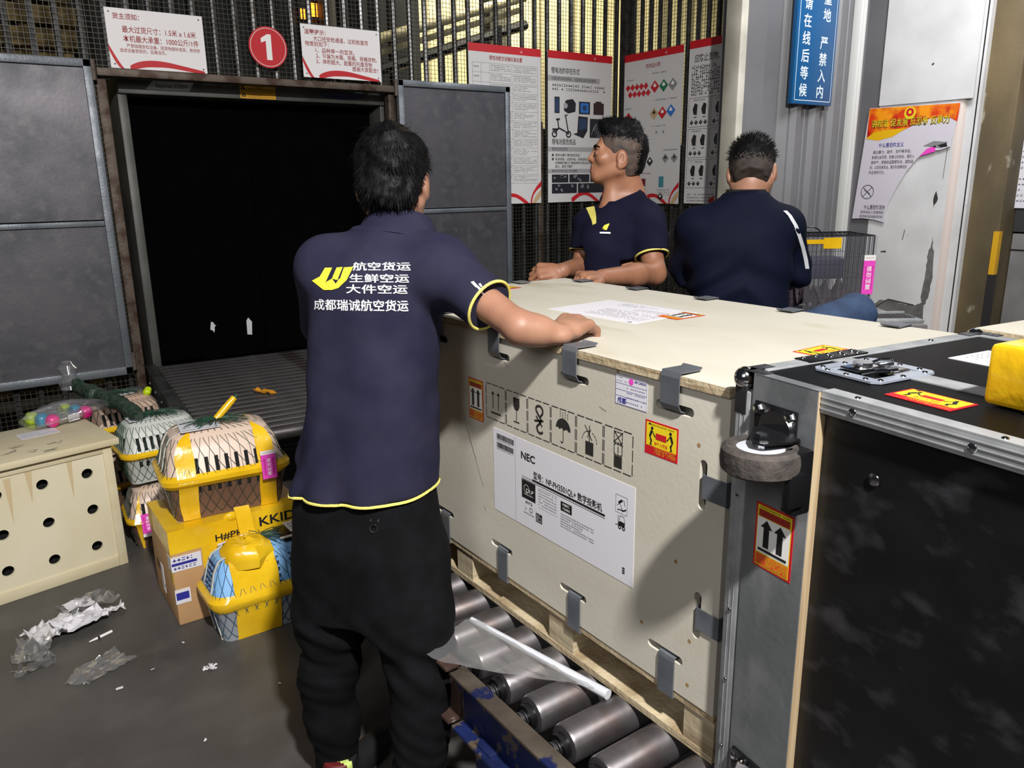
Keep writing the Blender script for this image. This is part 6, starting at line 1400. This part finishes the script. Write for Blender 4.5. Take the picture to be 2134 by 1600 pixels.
v, f = strip(((-.016, .040), (.014, .042), (.010, -.045), (-.002, -.05)), 4); wrap(v, f, bv, at(1238, 437, g2 - .1), _r2, _u2, nv, .004, m); m.build('placket_lining', p2, 'yellow placket lining at the open neck')
m = MB(K['shirt_print_yellow']); 
for quad in (((-.014, -.006), (-.006, .006), (.012, .012), (.004, -.004)), ((-.010, -.010), (-.004, -.004), (.012, .010), (.002, -.012))): v, f = strip(quad, 3); wrap(v, f, bv, at(1262, 474, g2 - .1), _r2, _u2, nv, .003, m)
m.use(K['shirt_print_white']); v, f = strip(((-.019, -.002), (.019, -.005), (.019, -.011), (-.019, -.008)), 4); wrap(v, f, bv, at(1260, 483, g2 - .1), _r2, _u2, nv, .003, m); m.build('chest_logo', p2)
T2 = Sculpt((1.6, 1.8, .05), (2.4, 2.7, .96), .008)
T2.rc(hipc - RT2 * .07 - UP * .0, hipc + RT2 * .07, .125, k=.03)
for a in (fl, fr): T2.rc(Vector((a.x, a.y, .85)), Vector((a.x, a.y, .5)), .095, .075, .03); T2.rc(Vector((a.x, a.y, .5)), Vector((a.x, a.y, .08)), .075, .062, .02)
T2.cut(Vector((0, 0, .055)), (0, 0, -1)); T2.mesh('trousers', [DENIMB], p2)
for a in (fl, fr): shoe('shoe', a, FT2, p2, flat('shoe_black', (22, 22, 24)))
Rh, Fh, Uh = axes(FH2)
HS = Sculpt(hc - Vector((.18, .18, .2)), hc + Vector((.18, .18, .2)), .004); sc_ = 1.04
HS.el(q2(0, -.009, .024), np.array((.0755, .0935, .0850)) * sc_, (Rh, Fh, Uh), .02); HS.el(q2(0, -.034, -.030), np.array((.066, .064, .062)) * sc_, (Rh, Fh, Uh), .02)
HS.rc(q2(0, .062, .090), q2(0, -.03, .105), .026, .024, .03); HS.el(q2(0, .02, .085), np.array((.055, .075, .034)) * sc_, (Rh, Fh, Uh), .02)
for s_ in (-1, 1): HS.el(q2(s_ * .085, .000, -.020), (.018, .026, .034), (Rh, Fh, Uh), .008, 'sub')
HS.cut(q2(0, .066, .030), (Fh * .93 - Uh * .36)); HS.cut(q2(0, -.05, -.068), (-Uh - Fh * .35))
HS.disp(lambda P: .0015 * nz3(P, 150, 5), hc - Vector((.2, .2, .2)), hc + Vector((.2, .2, .2)))
uu = np.array(Uh); ff = np.array(Fh); h0 = np.array(hc)
rg = np.random.default_rng(4)
def fade(C):
    u_ = (C - h0) @ uu; f_ = (C - h0) @ ff; l_ = np.minimum((u_ - .040) / .030, 1.); bk = np.clip((-f_ - .055) / .035, 0, 1); return ((np.maximum(l_, bk * 1.4) + (rg.random(len(C)) - .5) * .7) < .5).astype(int)
HS.mesh('hair', [HAIR, STUB], p2, 1, fade, label='black hair with shaved sides')
strands(p2, cap_points(HS, lambda C: ((C - h0) @ uu) > .062), 900, .016, lambda p, n, q: (n * .8 + Fh * q.uniform(.1, .7) + Vector((q.uniform(-.3, .3),) * 3)).normalized(), .0012, 5)
m = MB(HAIR)
for s_ in (-1, 1): m.tube([q2(s_ * .014, .093, .011), q2(s_ * .030, .091, .017), q2(s_ * .050, .076, .012)], [.003, .0042, .002], 6); 
m.build('eyebrows', p2)
for s_ in (-1, 1): MB(flat('eye_white', (112, 96, 88), .3)).ball(q2(s_ * .031, .0795, -.0085), .0112, 12).use(flat('iris', (26, 18, 14), .2)).ball(q2(s_ * .031, .0860, -.0085), .0062, 10).build('eye', p2)

# ------------------------------------------------------------------ person in a navy jacket, seated with back turned
g3 = 2.74; F3 = (FWD * .97 + RGT * .22).normalized(); R3 = F3.cross(UP)
hc = at(1567, 352, g3 + .07); c7 = at(1556, 412, g3); shL = at(1456, 474, g3 + .02); shR = at(1630, 472, g3); elL = at(1430, 558, g3 + .10); elR = at(1656, 562, g3 + .06); wrL = at(1470, 575, g3 + .30); wrR = at(1640, 585, g3 + .30)
seat = Vector((at(1545, 600, g3).x, at(1545, 600, g3).y, .90)); org = (seat.x, seat.y, 0)
hipL = seat - R3 * .09; hipR = seat + R3 * .09; knR = at(1782, 652, g3 + .14); knL = at(1600, 690, g3 + .42); anR = Vector((knR.x + .05, knR.y + .02, .62)); anL = Vector((knL.x, knL.y, .55))
S = Sculpt((1.70, 1.20, .42), (2.95, 2.55, 1.72), .0055)
FH3 = (F3 * .90 + RGT * .15 - UP * .52).normalized(); U3 = (UP * .85 + F3 * .5).normalized()
q3 = head(S, hc, FH3, U3, 1.02)
S.rc(c7 - UP * .04, hc - UP * .03, .060, .058, .02); S.rc(seat, c7 - UP * .12 + F3 * .02, .11, .11, .04, (F3, .8)); S.rc(shL, shR, .05, k=.04); S.rc(hipL, hipR, .09, k=.03)
for a, b, c_ in ((shL, elL, wrL), (shR, elR, wrR)): S.rc(a, b, .046, .040, .02); S.rc(b, c_, .040, .027, .02)
hand(S, wrL, F3 + R3 * .3 - UP * .1, UP, 1, (.4, .5, .4)); hand(S, wrR, F3 - R3 * .2 - UP * .1, UP, -1, (.4, .5, .4))
for h_, k_, a_ in ((hipL, knL, anL), (hipR, knR, anR)):
    S.rc(h_, k_, .074, .054, .02); S.rc(k_, a_, .050, .036, .02); S.rc(a_ - UP * .04, a_ - UP * .055 + F3 * .13, .034, .026, .015)
p3 = S.mesh('person', [SKIN], origin=org); tag(p3, 'person in a dark navy jacket and blue jeans, seated with back turned beside the cage', 'person')
SH = Sculpt((1.65, 1.2, .82), (2.80, 2.45, 1.56), .006)
def row3(y, xl, xr, s, b): c = at((xl + xr) / 2, y, s); w = (xr - xl) / 2 * (c - Vector((0, 0, CAM_H))).dot(_f) / 1622.7; return (c, w * 1.03, b)
b0 = row3(640, 1448, 1632, g3, .14); rows = [(Vector((b0[0].x, b0[0].y, .86)), .165, .14), row3(640, 1446, 1632, g3, .142), row3(600, 1440, 1640, g3, .140), row3(560, 1434, 1640, g3, .134), row3(510, 1434, 1644, g3, .134), row3(470, 1446, 1644, g3, .120), row3(445, 1464, 1632, g3, .102), row3(420, 1500, 1606, g3 + .01, .080), row3(404, 1516, 1590, g3 + .015, .070)]
SH.stack(rows, R3, F3, .03, 2.5); SH.rc(c7 - UP * .055, shL, .058, .07, .05); SH.rc(c7 - UP * .055, shR, .058, .07, .05)
for a, b, c_ in ((shL, elL, wrL), (shR, elR, wrR)): SH.rc(a, b, .068, .060, .025); SH.rc(b, c_, .060, .046, .02)
SH.disp(lambda P: .0055 * nz3(P, 19, 6) + .0065 * np.sin(P[:, 2] * 46 + 40 * np.abs((P - np.array(seat)) @ np.array(R3)) + 3 * nz3(P, 9, 2)) * np.clip((1.36 - P[:, 2]) / .2, 0, 1), (1.5, 1.1, .8), (3, 2.6, 1.6))
SH.mesh('jacket', [JACK], p3); bv = SH.bvh()
m = MB(mat('rib_knit', (14, 14, 18), .8)); cA = (UP * .93 + F3 * .36).normalized(); cc = c7 + F3 * .034 + UP * .004; x_ = F3.cross(cA)
m.rings([[cc + (F3 * math.cos(2 * math.pi * j / 36) * rr_ + x_ * math.sin(2 * math.pi * j / 36) * rr_) + cA * z for j in range(36)] for rr_, z in ((.086, -.03), (.079, .0), (.073, .024), (.069, .026), (.066, .0))], cap=False); m.build('collar', p3)
m = MB(flat('stripe_white', (206, 208, 212)))
vs = []; nn = (RGT * .9 - FWD * .35).normalized()
pts = [(1640, 440), (1650, 450), (1662, 470), (1670, 492), (1677, 515), (1683, 540), (1686, 560)]
for (px, py) in pts:
    for dx in (-3, 5):
        e_ = Vector((0, 0, CAM_H)); d_ = (at(px + dx - 6, py, g3) - e_).normalized(); h_ = bv.ray_cast(e_, d_); q_ = h_ if h_[0] is not None else bv.find_nearest(at(px + dx - 6, py, g3)); vs.append(q_[0] + q_[1] * .003)
m.add(vs, [(2 * i, 2 * i + 1, 2 * i + 3, 2 * i + 2) for i in range(len(pts) - 1)]); m.build('sleeve_stripe', p3)
T3 = Sculpt((1.75, 1.15, .50), (2.95, 2.55, 1.14), .007)
T3.rc(hipL, hipR, .115, k=.03)
for h_, k_, a_ in ((hipL, knL, anL), (hipR, knR, anR)): T3.rc(h_, k_, .098, .072, .03); T3.rc(k_, a_ + UP * .04, .070, .058, .02)
T3.cut(Vector((0, 0, 1.0)), (0, 0, 1)) if 0 else None
T3.disp(lambda P: .004 * nz3(P, 26, 7), (1.5, 1, .4), (3, 2.6, 1.2)); T3.mesh('jeans', [JEAN], p3)
for a in (anL, anR):
    s_ = Sculpt(a - Vector((.2, .2, .12)), a + Vector((.2, .2, .05)), .006); s_.rc(a - UP * .045 - F3 * .03, a - UP * .05 + F3 * .15, .045, .036, .02); s_.rc(a - UP * .05, a, .042, .044, .015); s_.cut(a - UP * .078, -UP); s_.mesh('shoe', [flat('shoe_black', (22, 22, 24))], p3)
Rh, Fh, Uh = axes(FH3, U3); h0 = np.array(hc); uu = np.array(Uh); ff = np.array(Fh)
HS = Sculpt(hc - Vector((.18, .18, .2)), hc + Vector((.18, .18, .2)), .0045)
HS.el(q3(0, -.009, .026), np.array((.077, .094, .086)) * 1.02, (Rh, Fh, Uh), .02); HS.el(q3(0, -.036, -.030), (.066, .064, .060), (Rh, Fh, Uh), .02); HS.el(q3(0, .02, .075), (.062, .07, .042), (Rh, Fh, Uh), .02)
for sg in (-1, 1): HS.el(q3(sg * .085, .000, -.020), (.018, .026, .034), (Rh, Fh, Uh), .008, 'sub')
HS.cut(q3(0, .070, .02), (Fh * .9 - Uh * .4)); HS.cut(q3(0, -.05, -.062), (-Uh - Fh * .3)); HS.disp(lambda P: .002 * nz3(P, 120, 5), hc - Vector((.2, .2, .2)), hc + Vector((.2, .2, .2)))
STUB2 = mat('nape_stubble', (58, 48, 44), .75, 0, (40, 34, 32), 40, 5, .35, .65)
HS.mesh('hair', [HAIR, STUB2], p3, 1, lambda C: (((((C - h0) @ uu) + .02 - .1 * ((C - h0) @ ff)) / .05 + (rg.random(len(C)) - .5) * .8 < .5) & (((C - h0) @ ff) < .03)).astype(int), label='short black hair faded at the nape')
strands(p3, cap_points(HS, lambda C: ((C - h0) @ uu) > .03), 1200, .020, lambda p, n, q: (n * .9 + Uh * q.uniform(-.2, .6) + Vector((q.uniform(-.4, .4), q.uniform(-.4, .4), 0))).normalized(), .0012, 8)
# stool, work table, wire cage, laptop
st = thing('stool', 'steel stool under the seated person in the navy jacket', 'stool', (seat.x, seat.y, 0)); zs_ = .775
MB(STEEL).cyl((seat.x, seat.y, zs_ - .03), (seat.x, seat.y, zs_), .16, n=24).build('seat', st)
for i in range(4): a = math.pi / 4 + i * math.pi / 2; MB(STEEL).cyl((seat.x + .12 * math.cos(a), seat.y + .12 * math.sin(a), zs_ - .03), (seat.x + .19 * math.cos(a), seat.y + .19 * math.sin(a), 0), .012, n=8).build('leg', st)
MB(STEEL).tube([(seat.x + .17 * math.cos(i * .2618), seat.y + .17 * math.sin(i * .2618), .25) for i in range(24)], .008, 6, closed=True).build('foot_ring', st)
TZ = .93; tb = thing('work_table', 'grey work table holding the wire cage and laptop behind the crate', 'table', at(1790, 660, 3.4).xy.to_3d())
G = frame((tb.location.x, tb.location.y, 0), RGT, FWD)
MB(CAB, G).box((-.42, -.26, TZ - .03), (.17, .32, TZ), .004).build('tabletop', tb)
for x in (-.4, .11):
    for y in (-.24, .27): MB(STEEL, G).box((x, y, 0), (x + .04, y + .03, TZ - .03)).build('leg', tb)
cg = thing('wire_cage', 'black wire pet cage with a pink label, wrapped in film and tape on the table', 'cage', at(1725, 645, 3.40).xy.to_3d() + UP * TZ)
WIREB = mat('cage_wire', (34, 34, 44), .35, .6); a_ = at(1625, 640, 3.32); b_ = at(1808, 640, 3.32); w_ = (b_ - a_).length; a_.z = TZ + .002; zt_ = at(1808, 492, 3.32).z; hh_ = zt_ - TZ
G = frame(a_, (b_ - a_).normalized() if 0 else RGT, FWD); dd_ = .26
def wires(name, segs, r_=.0014, m0=None):
    m = MB(m0 or WIREB, G)
    for p, q_ in segs: m.tube([p, q_], r_, 4)
    return m.build(name, cg)
n = 19
for nm, fn in (('front_panel', lambda u, v: (u * w_, 0, v * hh_)), ('rear_panel', lambda u, v: (u * w_, dd_, v * hh_))):
    wires(nm, [(fn(i / n, 0), fn(i / n, 1)) for i in range(n + 1)] + [(fn(0, k), fn(1, k)) for k in (0, .25, .5, .75, 1)])
for x in (0, w_): wires('side_panel', [((x, dd_ * i / 14, 0), (x, dd_ * i / 14, hh_)) for i in range(15)] + [((x, 0, k * hh_), (x, dd_, k * hh_)) for k in (0, .25, .5, .75, 1)])
wires('top_panel', [((w_ * i / n, 0, hh_), (w_ * i / n, dd_, hh_)) for i in range(n + 1)] + [((0, dd_ * k / 4, hh_), (w_, dd_ * k / 4, hh_)) for k in range(5)])
m = MB(WIREB, G)
for (x0, y0) in ((0, 0), (w_, 0), (0, dd_), (w_, dd_)): m.tube([(x0, y0, 0), (x0, y0, hh_)], .0035, 6)
for z in (0, hh_):
    m.tube([(0, 0, z), (w_, 0, z), (w_, dd_, z), (0, dd_, z)], .0035, 6, closed=True)
m.build('cage_frame', cg); m = MB(WIREB, G).tube([(w_ * .40 + .05 * math.cos(t_ * .35) , dd_ * .5, hh_ + .032 * math.sin(t_ * .35)) for t_ in range(10)], .003, 6); m.build('handle', cg)
fm = MB(film('cage_film', (.95, .95, 1, 1), .16, .05, .15), G); n = 22
for y_, z0_, z1_ in ((-.006, .0, 1.0),):
    fm.add([(w_ * (.25 + .78 * i / n), y_ - .008 * abs(noise.noise((i * .5, j * .9, 1))), hh_ * (z0_ + (z1_ - z0_) * j / n)) for i in range(n + 1) for j in range(n + 1)], [(i * (n + 1) + j, (i + 1) * (n + 1) + j, (i + 1) * (n + 1) + j + 1, i * (n + 1) + j + 1) for i in range(n) for j in range(n)])
fm.build('film_wrap', cg); MB(YT, G).box((w_ * .42, -.018, hh_ - .05), (w_ * .62, -.015, hh_ - .005)).box((w_ * -.02, -.018, hh_ - .03), (w_ * .42, -.015, hh_ - .012)).build('yellow_tape', cg)
pink_tag(G @ frame((w_ * .885, -.02, hh_ * .30), (1, 0, .0), (.06, 0, 1)), cg, .048, .165)
bk = thing('pet_blanket', 'dark purple crate tray and blanket inside the wire cage', 'blanket', a_ + RGT * .2 + FWD * .13)
m = MB(mat('navy_crate', (34, 32, 66), .6), G).box((w_ * .22, .07, .16), (w_ * .78, .2, .25), .01).box((.01, .01, .002), (w_ - .01, dd_ - .01, .02), .004); m.build('tray', bk); m = MB(mat('mauve_cloth', (70, 58, 66), .8), G); crumple(m, (w_ * .6, .13, .022), w_ * .7, .2, .12, 14, 5, 0); m.build('cloth', bk)
lp = thing('laptop', 'open silver laptop on the work table right of the seated person', 'laptop', at(1845, 660, 3.25).xy.to_3d() + UP * TZ)
o_ = at(1845, 668, 3.26); G = frame((o_.x, o_.y, TZ + .0005), RGT, FWD)
MB(ALU, G).box((-.12, -.07, 0), (.13, .10, .012), .003).build('base', lp); m = MB(BLKST, G)
for i in range(11):
    for j in range(4): m.box((-.10 + i * .02, -.02 + j * .026, .012), (-.084 + i * .02, .0 + j * .026, .0145))
m.build('keyboard', lp); MB(ALU, G @ Matrix.Translation((0, .10, .012)) @ Matrix.Rotation(R(78), 4, 'X')).box((-.12, 0, -.004), (.13, .01, 0), .002).build('hinge_bar', lp)

# ------------------------------------------------------------------ repeats that belong together
for nm, g in (('poster', 'posters wired to the bar fence'), ('notice_sign', 'notice signs above the scanner mouth'), ('pet_carrier', 'pet carriers wrapped in tape and net'), ('plastic_scrap', 'clear plastic scraps on the floor'), ('crumpled_paper', 'crumpled papers on the floor'), ('lit_window', 'glowing windows far behind the fence'), ('steel_column', 'hall columns behind the fence'), ('sheet_metal_gate', 'sheet-metal gates beside the scanner'), ('person', 'people working at the crate'), ('wooden_crate', 'pale wooden crates')):
    for o in list(scn.objects):
        if o.parent is None and o.name.split('.')[0] == nm and 'label' in o: o['group'] = g
